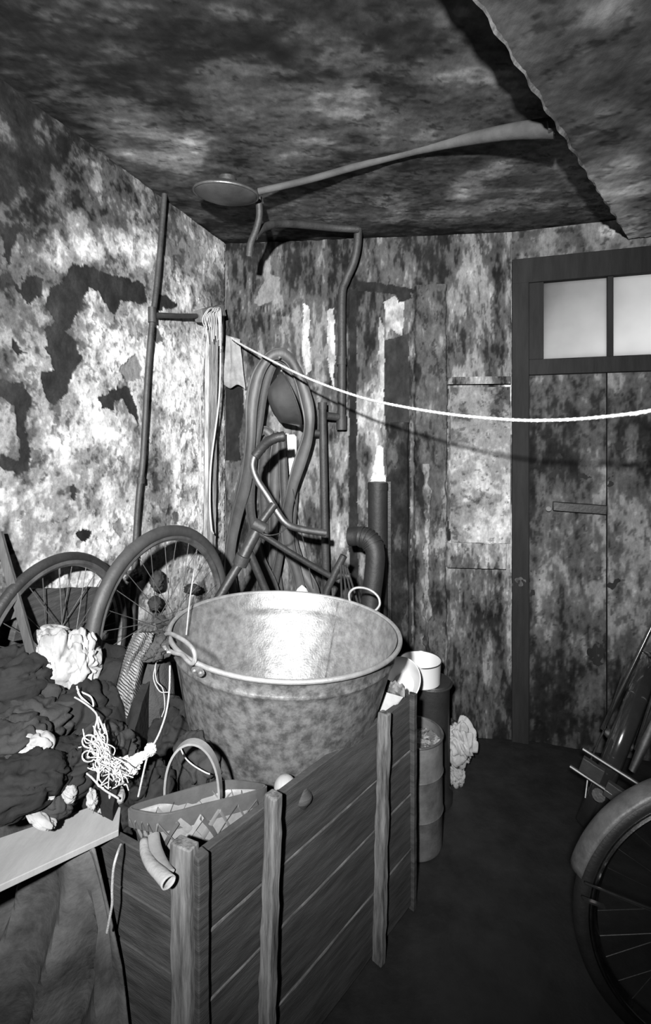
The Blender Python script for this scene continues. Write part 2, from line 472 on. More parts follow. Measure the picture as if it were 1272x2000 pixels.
MAP_C = read_map([
[9,9,9,9,9,9,9,9,9,9,9,9,9,9,9,9,9,9,9,9,9,9,9,9,9,9,9,9,9,9,9,9,9,9,9,9,9],
[9,9,9,9,9,9,9,9,9,9,9,9,9,9,9,9,9,9,9,9,9,9,9,9,9,9,9,9,9,9,9,9,9,9,9,9,9],
[9,9,9,9,9,9,9,9,9,9,9,9,9,9,9,9,9,9,9,9,9,9,9,9,9,9,9,9,9,9,9,9,9,9,9,9,9],
[9,9,9,9,9,9,9,9,9,9,9,9,9,9,9,9,9,9,9,9,9,9,9,9,9,9,9,9,9,9,9,9,9,9,9,9,9],
[9,9,9,9,9,9,9,9,9,9,9,9,9,9,9,9,9,9,9,9,9,9,9,9,9,9,9,9,9,9,9,9,9,9,9,9,9],
[9,9,9,9,9,9,9,9,9,9,9,9,9,9,9,9,9,9,9,9,9,9,9,9,9,9,9,9,9,9,9,9,9,9,9,9,9],
[9,9,9,9,9,9,9,9,9,9,9,9,9,9,9,9,9,9,9,9,9,9,9,9,9,9,9,9,9,9,9,9,9,9,9,9,9],
[9,9,9,9,9,9,9,9,9,9,9,9,9,9,9,9,9,9,9,9,9,9,9,9,9,9,9,9,9,9,9,9,9,9,9,9,9],
[9,9,9,9,9,4,4,4,4,4,4,4,4,4,4,4,4,8,5,5,5,5,6,6,9,9,9,9,9,9,9,9,9,9,9,9,9],
[9,9,9,9,4,4,4,4,4,4,4,4,4,4,4,4,4,6,7,5,5,5,6,6,6,9,9,9,9,9,9,9,9,9,9,9,9],
[9,9,9,4,4,4,4,4,4,4,4,4,4,4,4,4,4,5,11,5,5,5,5,6,6,6,9,9,9,9,9,9,9,9,9,9,9],
[9,9,9,4,4,4,4,4,4,4,4,4,4,4,4,5,4,4,6,8,5,5,6,6,6,6,6,9,9,9,9,9,9,9,9,9,9],
[9,9,4,4,4,4,4,4,4,4,4,4,4,4,8,10,4,4,5,8,6,5,6,6,6,6,6,9,9,9,9,9,9,9,9,9,9],
[9,4,4,4,4,4,4,4,4,4,6,7,7,6,6,7,6,6,12,13,14,9,7,7,8,9,9,9,9,9,9,9,9,9,9,9,9],
[4,4,4,4,7,7,5,4,4,6,9,9,9,10,13,13,6,6,7,7,7,14,7,7,8,9,9,9,9,9,9,9,9,9,9,9,9],
[4,4,4,4,8,11,9,6,5,6,9,9,6,7,10,11,7,8,8,8,7,8,15,8,8,8,9,9,9,9,9,9,9,9,9,9,9],
[4,4,4,4,5,10,12,12,8,7,9,9,6,6,7,7,9,10,10,10,8,7,9,14,8,8,9,10,10,10,9,9,9,9,9,9,9],
[4,4,5,5,6,9,11,13,18,8,7,8,9,14,14,7,8,8,8,7,7,7,8,10,13,9,9,10,10,10,10,9,9,9,9,9,9],
[4,4,5,5,6,15,13,13,19,7,7,9,10,9,8,7,7,6,7,7,7,7,10,9,11,12,9,10,10,10,10,10,9,9,9,9,9],
[4,5,5,5,5,7,10,14,12,7,7,9,10,7,7,7,7,7,7,7,8,8,16,8,8,19,10,9,10,10,10,10,10,9,9,9,9],
[4,5,5,5,5,6,7,9,7,7,8,9,7,7,7,7,7,7,7,7,8,12,14,8,8,9,14,10,10,10,11,11,11,9,9,9,9],
[4,5,5,5,5,6,7,7,7,7,7,7,7,7,7,7,8,8,7,8,7,17,10,8,8,9,10,14,11,10,11,11,11,11,9,9,9],
[4,5,5,5,5,6,7,7,7,7,7,10,10,7,7,7,9,16,12,8,9,19,8,9,12,13,10,10,14,11,11,11,11,11,11,9,9],
[5,5,5,5,6,6,7,8,7,7,7,12,14,9,8,8,12,15,12,8,9,11,12,18,16,12,15,10,12,14,11,12,12,12,12,12,9],
[5,5,5,5,6,6,7,8,8,7,7,8,10,10,11,10,8,10,18,9,13,13,15,15,10,9,10,10,11,13,14,11,12,12,12,12,9],
[5,5,5,5,6,6,7,7,8,8,7,7,7,9,10,9,7,13,17,9,10,10,9,9,9,9,9,9,9,9,10,14,12,12,12,12,12],
[4,4,4,4,4,5,5,6,6,6,6,6,6,6,6,6,6,6,6,6,6,6,6,6,6,6,6,6,6,6,6,7,10,10,10,10,10],
[4,4,4,4,4,5,5,6,6,6,6,6,5,5,5,5,5,5,5,5,5,5,5,5,5,5,5,5,5,5,5,5,7,8,8,8,8],
[4,4,4,4,5,5,5,6,5,5,5,5,4,4,4,4,4,4,4,4,4,4,4,4,5,4,4,4,4,5,5,5,5,6,7,7,7],
[4,4,4,4,5,5,5,5,4,4,4,4,4,4,4,4,4,4,4,4,4,4,4,4,4,4,4,4,4,4,5,5,5,5,6,6,6],
[4,4,4,5,5,5,5,5,4,4,4,4,4,4,4,4,4,4,4,4,4,4,4,4,4,4,4,4,4,5,5,5,5,5,5,6,6],
])
MAP_S = read_map([
[9,9,9,9,9,9,9,9,9,9,9,9,12,13,7,9,9,9,8,7,7,9,10,10,10,12,20,21,23,26,21,21,21,19,25,27,20,10,8,7],
[9,9,9,9,9,9,9,9,9,9,9,9,9,6,6,6,7,8,9,10,8,9,10,11,11,19,24,18,16,25,18,17,16,15,14,16,23,17,9,7],
[9,9,9,9,9,9,9,9,9,9,9,9,9,9,6,6,7,17,8,8,9,8,10,11,12,12,10,11,14,11,11,12,12,12,12,12,12,11,10,8],
[9,9,9,9,9,9,9,9,9,9,9,9,9,9,7,8,8,8,8,8,8,9,9,9,10,10,10,10,10,11,11,11,12,12,12,12,12,11,9,8],
[9,9,9,9,9,9,9,9,9,9,9,9,9,9,9,8,8,8,8,8,8,9,9,9,9,9,9,9,9,9,9,9,9,9,9,9,9,9,9,9],
[9,9,9,9,9,9,9,9,9,9,9,9,9,9,9,9,9,9,9,9,9,9,9,9,9,9,9,9,9,9,9,9,9,9,9,9,9,9,9,9],
[9,9,9,9,9,9,9,9,9,9,9,9,9,9,9,9,9,9,9,9,9,9,9,9,9,9,9,9,9,9,9,9,9,9,9,9,9,9,9,9],
[9,9,9,9,9,9,9,9,9,9,9,9,9,9,9,9,9,9,9,9,9,9,9,9,9,9,9,9,9,9,9,9,9,9,9,9,9,9,9,9],
[9,9,9,9,9,9,9,9,9,9,9,9,9,9,9,9,9,9,9,9,9,9,9,9,9,9,9,9,9,9,9,9,9,9,9,9,9,9,9,9],
[9,9,9,9,9,9,9,9,9,9,9,9,9,9,9,9,9,9,9,9,9,9,9,9,9,9,9,9,9,9,9,9,9,9,9,9,9,9,9,9],
[9,9,9,9,9,9,9,9,9,9,9,9,9,9,9,9,9,9,9,9,9,9,9,9,9,9,9,9,9,9,9,9,9,9,9,9,9,9,9,9],
[9,9,9,9,9,9,9,9,9,9,9,9,9,9,9,9,9,9,9,9,9,9,9,9,9,9,9,9,9,9,9,9,9,9,9,9,9,9,9,9],
[9,9,9,9,9,9,9,9,9,9,9,9,9,9,9,9,9,9,9,9,9,9,9,9,9,9,9,9,9,9,9,9,9,9,9,9,9,9,9,9],
[9,9,9,9,9,9,9,9,9,9,9,9,9,9,9,9,9,9,9,9,9,9,9,9,9,9,9,9,9,9,9,9,9,9,9,9,9,9,9,9],
[9,9,9,9,9,9,9,9,9,9,9,9,9,9,9,9,9,9,9,9,9,9,9,9,9,9,9,9,9,9,9,9,9,9,9,9,9,9,9,9],
[9,9,9,9,9,9,9,9,9,9,9,9,9,9,9,9,9,9,9,9,9,9,9,9,9,9,9,9,9,9,9,9,9,9,9,9,9,9,9,9],
[9,9,9,9,9,9,9,9,9,9,9,9,9,9,9,9,9,9,9,9,9,9,9,9,9,9,9,9,9,9,9,9,9,9,9,9,9,9,9,9],
[9,9,9,9,9,9,9,9,9,9,9,9,9,9,9,9,9,9,9,9,9,9,9,9,9,9,9,9,9,9,9,9,9,9,9,9,9,9,9,9],
[9,9,9,9,9,9,9,9,9,9,9,9,9,9,9,9,9,9,9,9,9,9,9,9,9,9,9,9,9,9,9,9,9,9,9,9,9,9,9,9],
[9,9,9,9,9,9,9,9,9,9,9,9,9,9,9,9,9,9,9,9,9,9,9,9,9,9,9,9,9,9,9,9,9,9,9,9,9,9,9,9],
[9,9,9,9,9,9,9,9,9,9,9,9,9,9,9,9,9,9,9,9,9,9,9,9,9,9,9,9,9,9,9,9,9,9,9,9,9,9,9,9],
[9,9,9,9,9,9,9,9,9,9,9,9,9,9,9,9,9,9,9,9,9,9,9,9,9,9,9,9,9,9,9,9,9,9,9,9,9,9,9,9],
[9,9,9,9,9,9,9,9,9,9,9,9,9,9,9,9,9,9,9,9,9,9,9,9,9,9,9,9,9,9,9,9,9,9,9,9,9,9,9,9],
[9,9,9,9,9,9,9,9,9,9,9,9,9,9,9,9,9,9,9,9,9,9,9,9,9,9,9,9,9,9,9,9,9,9,9,9,9,9,9,9],
[9,9,9,9,9,9,9,9,9,9,9,9,9,9,9,9,9,9,9,9,9,9,9,9,9,9,9,9,9,9,9,9,9,9,9,9,9,9,9,9],
[9,9,9,9,9,9,9,9,9,9,9,9,9,9,9,9,9,9,9,9,9,9,9,9,9,9,9,9,9,9,9,9,9,9,9,9,9,9,9,9],
[9,9,9,9,9,9,9,9,9,9,9,9,9,9,9,9,9,9,9,9,9,9,9,9,9,9,9,9,9,9,9,9,9,9,9,9,9,9,9,9],
[9,9,9,9,9,9,9,9,9,9,9,9,9,9,9,9,9,9,9,9,9,9,9,9,9,9,9,9,9,9,9,9,9,9,9,9,9,9,9,9],
[9,9,9,9,9,9,9,9,9,9,9,9,9,9,9,9,9,9,9,9,9,9,9,9,9,9,9,9,9,9,9,9,9,9,9,9,9,9,9,9],
[9,9,9,9,9,9,9,9,9,9,9,9,9,9,9,9,9,9,9,9,9,9,9,9,9,9,9,9,9,9,9,9,9,9,9,9,9,9,9,9],
[9,9,9,9,9,9,9,9,9,9,9,9,9,9,9,9,9,9,9,9,9,9,9,9,9,9,9,9,9,9,9,9,9,9,9,9,9,9,9,9],
[9,9,9,9,9,9,9,9,9,9,9,9,9,9,9,9,9,9,9,9,9,9,9,9,9,9,9,9,9,9,9,9,9,9,9,9,9,9,9,9],
[9,9,9,9,9,9,9,9,9,9,9,9,9,9,9,9,9,9,9,9,9,9,9,9,9,9,9,9,9,9,9,9,9,9,9,9,9,9,9,9],
])
# patches where the limewash has fallen off, and a painted pipe shadow, outlines in metres (along the wall, height)
POLY_L = [([(1.042, 2.061), (0.962, 2.078), (0.862, 2.082), (0.764, 2.101), (0.647, 2.095), (0.647, 2.033), (0.704, 2.009), (0.779, 2.001), (0.821, 1.949), (0.888, 1.965), (0.913, 1.994), (0.962, 1.999), (0.986, 1.949), (1.02, 1.898), (1.042, 1.86), (1.063, 1.831), (1.02, 1.822), (1.009, 1.773), (0.997, 1.758), (1.031, 1.702), (1.053, 1.65), (1.095, 1.597), (1.125, 1.612), (1.154, 1.641), (1.154, 1.696), (1.105, 1.71), (1.125, 1.739), (1.141, 1.769), (1.148, 1.83), (1.105, 1.855), (1.135, 1.896), (1.115, 1.957), (1.063, 1.988)], 0.12), ([(1.302, 1.942), (1.269, 1.966), (1.236, 1.932), (1.2, 1.987), (1.154, 1.978), (1.148, 1.925), (1.2, 1.896), (1.227, 1.912), (1.261, 1.94), (1.294, 1.916)], 0.11), ([(1.286, 2.069), (1.261, 2.093), (1.227, 2.122), (1.215, 2.104), (1.239, 2.065), (1.261, 2.027), (1.269, 1.981), (1.289, 2.004), (1.277, 2.036)], 0.11), ([(1.302, 1.657), (1.218, 1.651), (1.191, 1.607), (1.218, 1.5), (1.244, 1.515), (1.244, 1.589), (1.302, 1.614)], 0.12), ([(1.253, 1.78), (1.227, 1.755), (1.209, 1.742), (1.236, 1.738), (1.253, 1.75)], 0.1), ([(0.913, 1.644), (0.835, 1.669), (0.735, 1.683), (0.704, 1.62), (0.698, 1.54), (0.75, 1.598), (0.779, 1.639), (0.835, 1.627), (0.835, 1.594), (0.901, 1.59)], 0.13), ([(1.244, 1.515), (1.209, 1.515), (1.191, 1.454), (1.2, 1.393), (1.244, 1.381), (1.302, 1.414), (1.302, 1.443), (1.244, 1.426)], 0.12), ([(1.015, 1.177), (0.986, 1.184), (0.957, 1.167), (0.96, 1.135), (0.986, 1.134), (1.02, 1.161)], 0.09), ([(1.044, 1.333), (1.027, 1.34), (1.013, 1.313), (1.024, 1.289), (1.042, 1.307)], 0.12), ([(1.302, 1.208), (1.277, 1.206), (1.256, 1.162), (1.277, 1.138), (1.302, 1.143)], 0.1), ([(0.544, 2.334), (0.462, 2.358), (0.391, 2.315), (0.443, 2.286), (0.544, 2.252)], 0.36), ([(0.59, 2.048), (0.519, 2.098), (0.435, 2.075), (0.462, 2.044), (0.59, 2.014)], 0.13), ([(0.607, 1.949), (0.566, 1.947), (0.537, 1.899), (0.573, 1.882), (0.6, 1.909)], 0.3), ([(0.764, 1.791), (0.704, 1.82), (0.673, 1.784), (0.689, 1.721), (0.764, 1.704), (0.799, 1.738)], 0.42), ([(0.47, 1.156), (0.423, 1.16), (0.415, 1.125), (0.443, 1.107)], 0.3), ([(0.835, 1.182), (0.793, 1.185), (0.788, 1.136), (0.807, 1.111), (0.827, 1.143)], 0.4)]
POLY_B = [([(0.802, 2.1), (0.82, 2.043), (0.827, 1.887), (0.832, 1.732), (0.827, 1.629), (0.809, 1.539), (0.791, 1.591), (0.807, 1.733), (0.802, 1.888), (0.791, 2.017)], 0.58), ([(0.41, 2.183), (0.444, 2.156), (0.439, 1.999), (0.452, 1.841), (0.426, 1.802), (0.404, 1.894)], 0.6), ([(0.536, 2.14), (0.568, 2.153), (0.576, 1.891), (0.563, 1.735), (0.536, 1.892)], 0.6), ([(0.311, 1.513), (0.372, 1.5), (0.378, 1.421), (0.346, 1.289), (0.314, 1.368)], 0.9), ([(0.791, 1.448), (0.817, 1.435), (0.832, 1.262), (0.755, 1.262), (0.776, 1.371)], 0.7), ([(0.853, 1.448), (0.886, 1.443), (0.889, 1.41), (0.858, 1.389)], 0.8), ([(1.411, 1.765), (1.447, 1.752), (1.442, 1.651), (1.423, 1.702)], 0.75), ([(0.185, 2.269), (0.231, 2.333), (0.284, 2.318), (0.284, 2.226), (0.231, 2.188), (0.177, 2.168), (0.158, 2.19)], 0.4), ([(-0.011, 1.751), (0.095, 1.75), (0.098, 1.633), (0.068, 1.5), (0.082, 1.367), (-0.011, 1.366)], 0.11), ([(0.822, 2.172), (0.873, 2.209), (0.924, 2.169), (0.912, 2.002), (0.853, 2.042), (0.835, 1.991)], 0.52), ([(0.825, 1.978), (0.95, 2.014), (0.95, 1.834), (0.962, 0.447), (0.873, 0.443), (0.837, 0.493), (0.848, 1.371), (0.822, 1.629)], 0.14), ([(0.873, 2.235), (0.95, 2.24), (0.965, 2.193), (0.899, 2.17)], 0.1), ([(0.677, 2.267), (0.693, 2.284), (0.873, 2.258), (1.051, 2.217), (0.873, 2.217), (0.693, 2.232)], 0.1), ([(0.649, 2.241), (0.683, 2.253), (0.685, 1.37), (0.693, 1.007), (0.693, 0.461), (0.646, 0.459), (0.646, 1.37)], 0.1), ([(0.298, 2.12), (0.324, 2.106), (0.338, 2.027), (0.316, 2.014), (0.298, 2.054)], 0.36), ([(1.101, 1.015), (1.116, 1.117), (1.121, 1.372), (1.134, 1.781), (1.141, 1.768), (1.134, 1.372), (1.131, 1.117), (1.164, 0.978), (1.114, 0.964)], 0.09), ([(1.325, 1.487), (1.447, 1.5), (1.447, 1.45), (1.337, 1.444)], 0.3)]  # tall narrow dark strip beside the drain pipe is its shadow, painted in
# ------------------------------------------------------------------ the room
ROOM_H = 2.5
M_wall = paint_mat('peeling_limewash', fine=110)
M_back = paint_mat('streaked_limewash', fine=90, stretch=(1,1,.45))
M_ceil = paint_mat('flaking_ceiling_paint', fine=45, stretch=(1,.5,1))
M_plain = mat('plain_dark_plaster', .16, .9, vary=.5, scale=5)
M_floor = mat('damp_stone_floor', .024, .55, vary=.6, scale=7, bump=.5)

def uv_of(wall, px, py):
    o, d, n = WALLS[wall]; p = W(wall, px, py)
    return ((p - o).dot(d), p.z)

gL = lambda u, v: map_at(MAP_L, .07, u, v - .4)
gB = lambda u, v: map_at(MAP_B, .07, u, v - .2)
gD = lambda u, v: map_at(MAP_D, .07, u, v - .2)
gC = lambda u, v: map_at(MAP_C, .08, u, v)
gS = lambda u, v: map_at(MAP_S, .08, u, v)
UP = Vector((0,0,1))

# left wall: fine in view, coarse lower strip and the stretch beside and behind the camera
surface('wall_left', CORNER + DL*-.0 + UP*.0, DL, UP, NL, 1.52, 2.5, .0042, gL, M_wall, seed=11, amp=.25, relief=.005, polys=POLY_L, freq=14, quant=.75)
surface('wall_left', CORNER + DL*1.52, DL, UP, NL, 2.12, 2.5, .05, lambda u, v: .3 + 0*u, M_wall, seed=12, amp=.2, relief=.001)
def back_relief(u, v):
    # shallow upright ribs of the boarded, plastered-over wall
    return .006*np.sin(u*62 + 1.5*fbm(u*3, v*2, 77, 3)) * (u < .62) * np.clip((v-1.0)*3, 0, 1)
surface('wall_back', CORNER, DB, UP, NB, (DOORC-CORNER).length, 2.5, .005, gB, M_back, seed=21, amp=.30, quant=.75, relief=.006, polys=POLY_B, sx=1.5, sy=.42, freq=12, extra=back_relief, warp=.005)
# wall with the door: plaster above the door and past its far jamb
DOOR_U1 = 0.98; DOOR_TOP = 2.352
surface('wall_right', DOORC + UP*DOOR_TOP, DD, UP, ND, 1.79, ROOM_H-DOOR_TOP, .006, lambda u, v: gD(u, v + DOOR_TOP), M_back, seed=31, amp=.15, relief=.004, sy=.7)
surface('wall_right', DOORC + DD*DOOR_U1, DD, UP, ND, 1.79-DOOR_U1, DOOR_TOP, .03, lambda u, v: .3 + 0*u, M_back, seed=33)
surface('ceiling', Vector((-1.15, .35, ROOM_H)), Vector((1,0,0)), Vector((0,1,0)), Vector((0,0,-1)), 2.9, 2.42, .0068, gC, M_ceil, seed=41, amp=.14, quant=.45, relief=.004, sx=.8, sy=1.6, freq=10)
m = MB().box((.5, 1.0, ROOM_H+.05), (4.6, 4.0, .04)).build('ceiling', M_plain, smooth=False); m['kind'] = 'structure'
# walls out of view
m = MB().prism([(-1.62,-.84,0),(2.66,-.84,0),(2.66,-.84,2.5),(-1.62,-.84,2.5)], (0,-1,0), .06).build('wall_front', M_plain, smooth=False); m['kind'] = 'structure'
m = MB().prism([(2.62,-.84,0),(2.62,2.0,0),(2.62,2.0,2.5),(2.62,-.84,2.5)], (1,0,0), .06).build('wall_side', M_plain, smooth=False); m['kind'] = 'structure'
# masonry behind the plaster keeps daylight out
def slab(name, o, d, n, u0, u1, z0, z1):
    a = o + d*u0 - n*.03; b = o + d*u1 - n*.03
    m = MB().prism([a+UP*z0, b+UP*z0, b+UP*z1, a+UP*z1], -n, .1).build(name, M_plain, smooth=False); m['kind'] = 'structure'
slab('wall_left', CORNER, DL, NL, -.15, 3.7, -.02, 2.56)
slab('wall_back', CORNER, DB, NB, -.15, (DOORC-CORNER).length + .005, -.02, 2.56)
slab('wall_right', DOORC, DD, ND, -.03, 1.85, DOOR_TOP+.01, 2.56)
slab('wall_right', DOORC, DD, ND, DOOR_U1, 1.85, -.02, DOOR_TOP+.02)
# uneven floor
def floor_sheet():
    nx, ny = 150, 130
    x, y = np.meshgrid(np.linspace(-1.8, 2.8, nx), np.linspace(-1.0, 2.95, ny))
    z = .006*fbm(x*4, y*4, 5, 5) - .004
    b = MB(); b.sheet([[(x[j,i], y[j,i], z[j,i]) for i in range(nx)] for j in range(ny)])
    o = b.build('floor', M_floor, recalc=False); o['kind'] = 'structure'
floor_sheet()
# boxed-in underside of a stair: a dropped slab of ceiling on the right
SOF = ROOM_H - .1
su = Vector((.6435, .7654, 0)); sv = Vector((.7654, -.6435, 0))
so = Vector((1.41, 2.37, SOF)) - su*2.9
def sof_mask(u, v):
    X = so.x + su.x*u + sv.x*v; Y = so.y + su.y*u + sv.y*v
    return (Y < 2.80 - .33*X) & (X < 2.6) & (Y > -.8)
surface('ceiling_soffit', so, su, sv, Vector((0,0,-1)), 3.2, 2.6, .0085, gS, M_ceil, seed=51, amp=.13, quant=.4, relief=.004, freq=8, mask=sof_mask)
sf = MB(); n = 120
rows = []
for j, (zz, of) in enumerate(((0, .0), (.012, -.010), (.05, -.012), (.11, -.012))):
    rows.append([so + su*(3.0*i/n) - sv*(of*-1) * -1 + UP*zz + sv*.004*math.sin(i*1.3+j) for i in range(n+1)])
sf.sheet(rows)
M_edge = mat('chipped_soffit_edge', .24, .9, vary=.75, scale=9, cut=(.45,.6))
m = sf.build('soffit_edge', M_edge); m['kind'] = 'structure'
# ------------------------------------------------------------------ materials of the things
M_zinc = mat('galvanised_zinc', .30, .45, .6, vary=.65, scale=34, bump=.3, bscale=90, cut=(.38,.62))
M_zinc_in = mat('wet_zinc_inside', .42, .5, .75, vary=.5, scale=30, bump=.3, bscale=160, cut=(.35,.65))
M_zinc_rim = mat('worn_zinc_rim', .6, .42, .7, vary=.3, scale=30, bump=.2)
M_crate = mat('grey_crate_wood', .066, .7, vary=.55, scale=7, stretch=(1,1,9), bump=.5, bscale=60)
M_crate_end = mat('grey_end_wood', .075, .75, vary=.6, scale=7, stretch=(1,1,8), bump=.5, bscale=60)
M_post = mat('worn_post_wood', .19, .7, vary=.8, scale=8, stretch=(5,5,.6), bump=.6, bscale=40)
M_plank = mat('pale_sawn_board', .32, .65, vary=.22, scale=6, stretch=(3,.8,1), bump=.25, bscale=40)
M_splint = mat('varnished_splint', .11, .3, vary=.55, scale=9, bump=.2, cut=(.3,.7))
M_splint_p = mat('pale_splint', .26, .4, vary=.4, scale=10, bump=.2)
M_rubber = mat('black_tyre_rubber', .022, .55, vary=.4, scale=20, bump=.3)
M_rub_grey = mat('dusty_tyre_rubber', .045, .6, vary=.4, scale=12, bump=.3)
M_tube = mat('perished_inner_tube', .085, .5, vary=.65, scale=9, stretch=(1,1,.4), bump=.25)
M_rim = mat('dull_steel_rim', .22, .4, .7, vary=.5, scale=20, bump=.2)
M_iron = mat('dark_painted_iron', .03, .5, vary=.5, scale=14, bump=.3)
M_ironl = mat('rusty_iron_pipe', .042, .6, vary=.5, scale=16, bump=.4)
M_chrome = mat('worn_chrome', .28, .5, .95, vary=.45, scale=18, bump=.1)
M_enamel = mat('white_enamel', .62, .3, vary=.05, scale=6, bump=.05, coat=.5)
M_blackrim = mat('black_enamel_edge', .03, .3, vary=.2, scale=6, bump=.05)
M_black = mat('soot_black_iron', .022, .5, vary=.4, scale=10, bump=.3)
M_stove = mat('stove_pipe_iron', .018, .6, vary=.4, scale=12, bump=.3)
M_rag_w = mat('pale_cotton_rag', .36, .9, vary=.45, scale=14, bump=.4, bscale=90)
M_rag_g = mat('grey_cotton_rag', .34, .9, vary=.4, scale=12, bump=.5, bscale=90)
M_rag_d = mat('dark_woollen_rag', .022, .95, vary=.45, scale=10, bump=.6, bscale=70)
M_rag_d2 = mat('brown_black_rag', .040, .95, vary=.5, scale=14, bump=.6, bscale=90)
M_sack = mat('dark_sacking', .05, .95, vary=.35, scale=12, bump=.8, bscale=200)
M_burlap = mat('ribbed_knit_cloth', .23, .95, vary=.35, scale=14, bump=1.0, wave=60)
M_string = mat('white_twine', .55, .9, vary=.2, scale=60, bump=.5)
M_cord = mat('grey_twine', .42, .9, vary=.3, scale=60, bump=.5)
M_paper = mat('crumpled_paper', .45, .85, vary=.35, scale=16, bump=.4)
M_card = mat('grey_cardboard', .42, .85, vary=.3, scale=9, bump=.25)
M_card_d = mat('torn_dark_card', .22, .85, vary=.5, scale=20, bump=.4)
M_doorwood = mat('dark_door_frame', .022, .8, vary=.4, scale=8, stretch=(3,3,.4), bump=.4)
M_door = paint_mat('worn_door_paint', fine=70, stretch=(1,1,.5), bump=.4)
M_lath = mat('old_grey_lath', .075, .75, vary=.5, scale=9, stretch=(3,3,.5), bump=.5)
M_seam_highlight = mat('painted_seam_highlight', .17, .8, vary=.6, scale=20, bump=.3)
M_gravel = mat('coal_and_ash', .32, .9, vary=.7, scale=24, bump=1.0, cut=(.45,.55))
M_shade = mat('tarnished_shade', .09, .4, .3, vary=.4, scale=12, bump=.2)
M_blockw = mat('rough_lime_timber', .20, .9, vary=.55, scale=10, bump=.8, cut=(.4,.6))
M_ledgew = mat('limewashed_ledge', .50, .9, vary=.65, scale=9, stretch=(3,3,.5), bump=.8, cut=(.4,.6))

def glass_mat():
    m = bpy.data.materials.new('frosted_glass_daylight_fade'); m.use_nodes = True
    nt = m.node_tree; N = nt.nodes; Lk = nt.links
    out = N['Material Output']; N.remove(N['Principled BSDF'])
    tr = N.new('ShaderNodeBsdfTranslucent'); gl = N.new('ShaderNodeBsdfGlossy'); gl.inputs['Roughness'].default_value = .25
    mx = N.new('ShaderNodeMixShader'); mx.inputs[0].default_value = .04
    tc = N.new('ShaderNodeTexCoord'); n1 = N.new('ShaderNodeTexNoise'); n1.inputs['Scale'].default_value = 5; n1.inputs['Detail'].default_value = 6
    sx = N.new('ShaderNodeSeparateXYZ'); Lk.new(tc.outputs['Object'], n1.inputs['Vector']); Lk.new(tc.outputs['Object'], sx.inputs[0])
    # daylight falloff painted into the glass colour, darker at the top and left
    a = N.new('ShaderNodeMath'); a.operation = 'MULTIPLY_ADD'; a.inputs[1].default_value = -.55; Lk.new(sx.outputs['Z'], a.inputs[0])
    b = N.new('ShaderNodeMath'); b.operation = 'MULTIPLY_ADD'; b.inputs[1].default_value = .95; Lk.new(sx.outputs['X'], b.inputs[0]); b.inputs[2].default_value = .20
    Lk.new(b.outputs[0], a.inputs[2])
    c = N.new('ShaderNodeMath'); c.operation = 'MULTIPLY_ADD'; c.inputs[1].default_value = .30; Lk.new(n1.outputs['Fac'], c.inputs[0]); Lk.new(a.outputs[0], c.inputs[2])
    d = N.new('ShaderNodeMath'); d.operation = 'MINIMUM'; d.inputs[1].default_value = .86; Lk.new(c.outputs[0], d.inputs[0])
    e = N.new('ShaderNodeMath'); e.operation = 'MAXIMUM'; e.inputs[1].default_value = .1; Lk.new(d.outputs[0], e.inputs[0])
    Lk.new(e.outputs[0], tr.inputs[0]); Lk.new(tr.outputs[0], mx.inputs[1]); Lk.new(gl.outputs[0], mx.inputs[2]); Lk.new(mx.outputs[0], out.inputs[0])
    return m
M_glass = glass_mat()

# ------------------------------------------------------------------ the door with its fanlight
def struct_empty(name, loc):
    o = bpy.data.objects.new(name, None); COL.objects.link(o); o.location = loc; ORG[o.name] = Vector(loc); o['kind'] = 'structure'
    return o
def wpoly(wall, pts, off0, off1):
    """Polygon given by picture points on a wall plane, from off0 to off1 in front of it."""
    n = WALLS[wall][2]
    return [W(wall, x, y, off0) for x, y in pts], n, off1 - off0
def dpt(u, z, off): return DOORC + DD*u + UP*z + ND*off
def dbox(mb, u0, u1, z0, z1, o0, o1):
    mb.prism([dpt(u0,z0,o0), dpt(u1,z0,o0), dpt(u1,z1,o0), dpt(u0,z1,o0)], ND, o1-o0)
door = struct_empty('door_1', DOORC + DD*.1)
ZB, ZT = None, None
z_pb = W('D', 1125, 699).z; z_pt = W('D', 1125, 546).z
u_l = (W('D', 1062, 620) - DOORC).dot(DD); u_m = (W('D', 1193, 620) - DOORC).dot(DD)
pw = u_m - u_l
b = MB(); dbox(b, 0, .078, 0, DOOR_TOP+.003, -.05, .018); b.build('door_frame', M_doorwood, door, smooth=False, bevel=.004)
b = MB(); dbox(b, DOOR_U1-.03, DOOR_U1+.04, 0, DOOR_TOP+.003, -.05, .018); b.build('door_frame', M_doorwood, door, smooth=False, bevel=.004)
b = MB(); dbox(b, .0, DOOR_U1, z_pt, DOOR_TOP+.006, -.05, .02); b.build('lintel', M_doorwood, door, smooth=False, bevel=.004)
b = MB(); dbox(b, .078, u_l, z_pb, z_pt, -.045, .012); b.build('stile', M_doorwood, door, smooth=False, bevel=.003)
b = MB(); dbox(b, .078, DOOR_U1, z_pb-.075, z_pb, -.045, .016); b.build('rail', M_doorwood, door, smooth=False, bevel=.004)
k = 0; uu = u_l
win = struct_empty('window_1', DOORC + DD*u_l + UP*z_pb)
while uu < DOOR_U1 - .05:
    u1 = min(uu + pw, DOOR_U1)
    b = MB(); dbox(b, u1-.013, u1+.011, z_pb, z_pt, -.03, .008)
    b.build('muntin', M_doorwood, win, smooth=False, bevel=.002)
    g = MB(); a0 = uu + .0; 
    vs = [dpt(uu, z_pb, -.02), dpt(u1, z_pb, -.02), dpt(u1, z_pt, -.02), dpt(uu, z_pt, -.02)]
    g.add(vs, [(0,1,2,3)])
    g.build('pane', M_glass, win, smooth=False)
    uu = u1
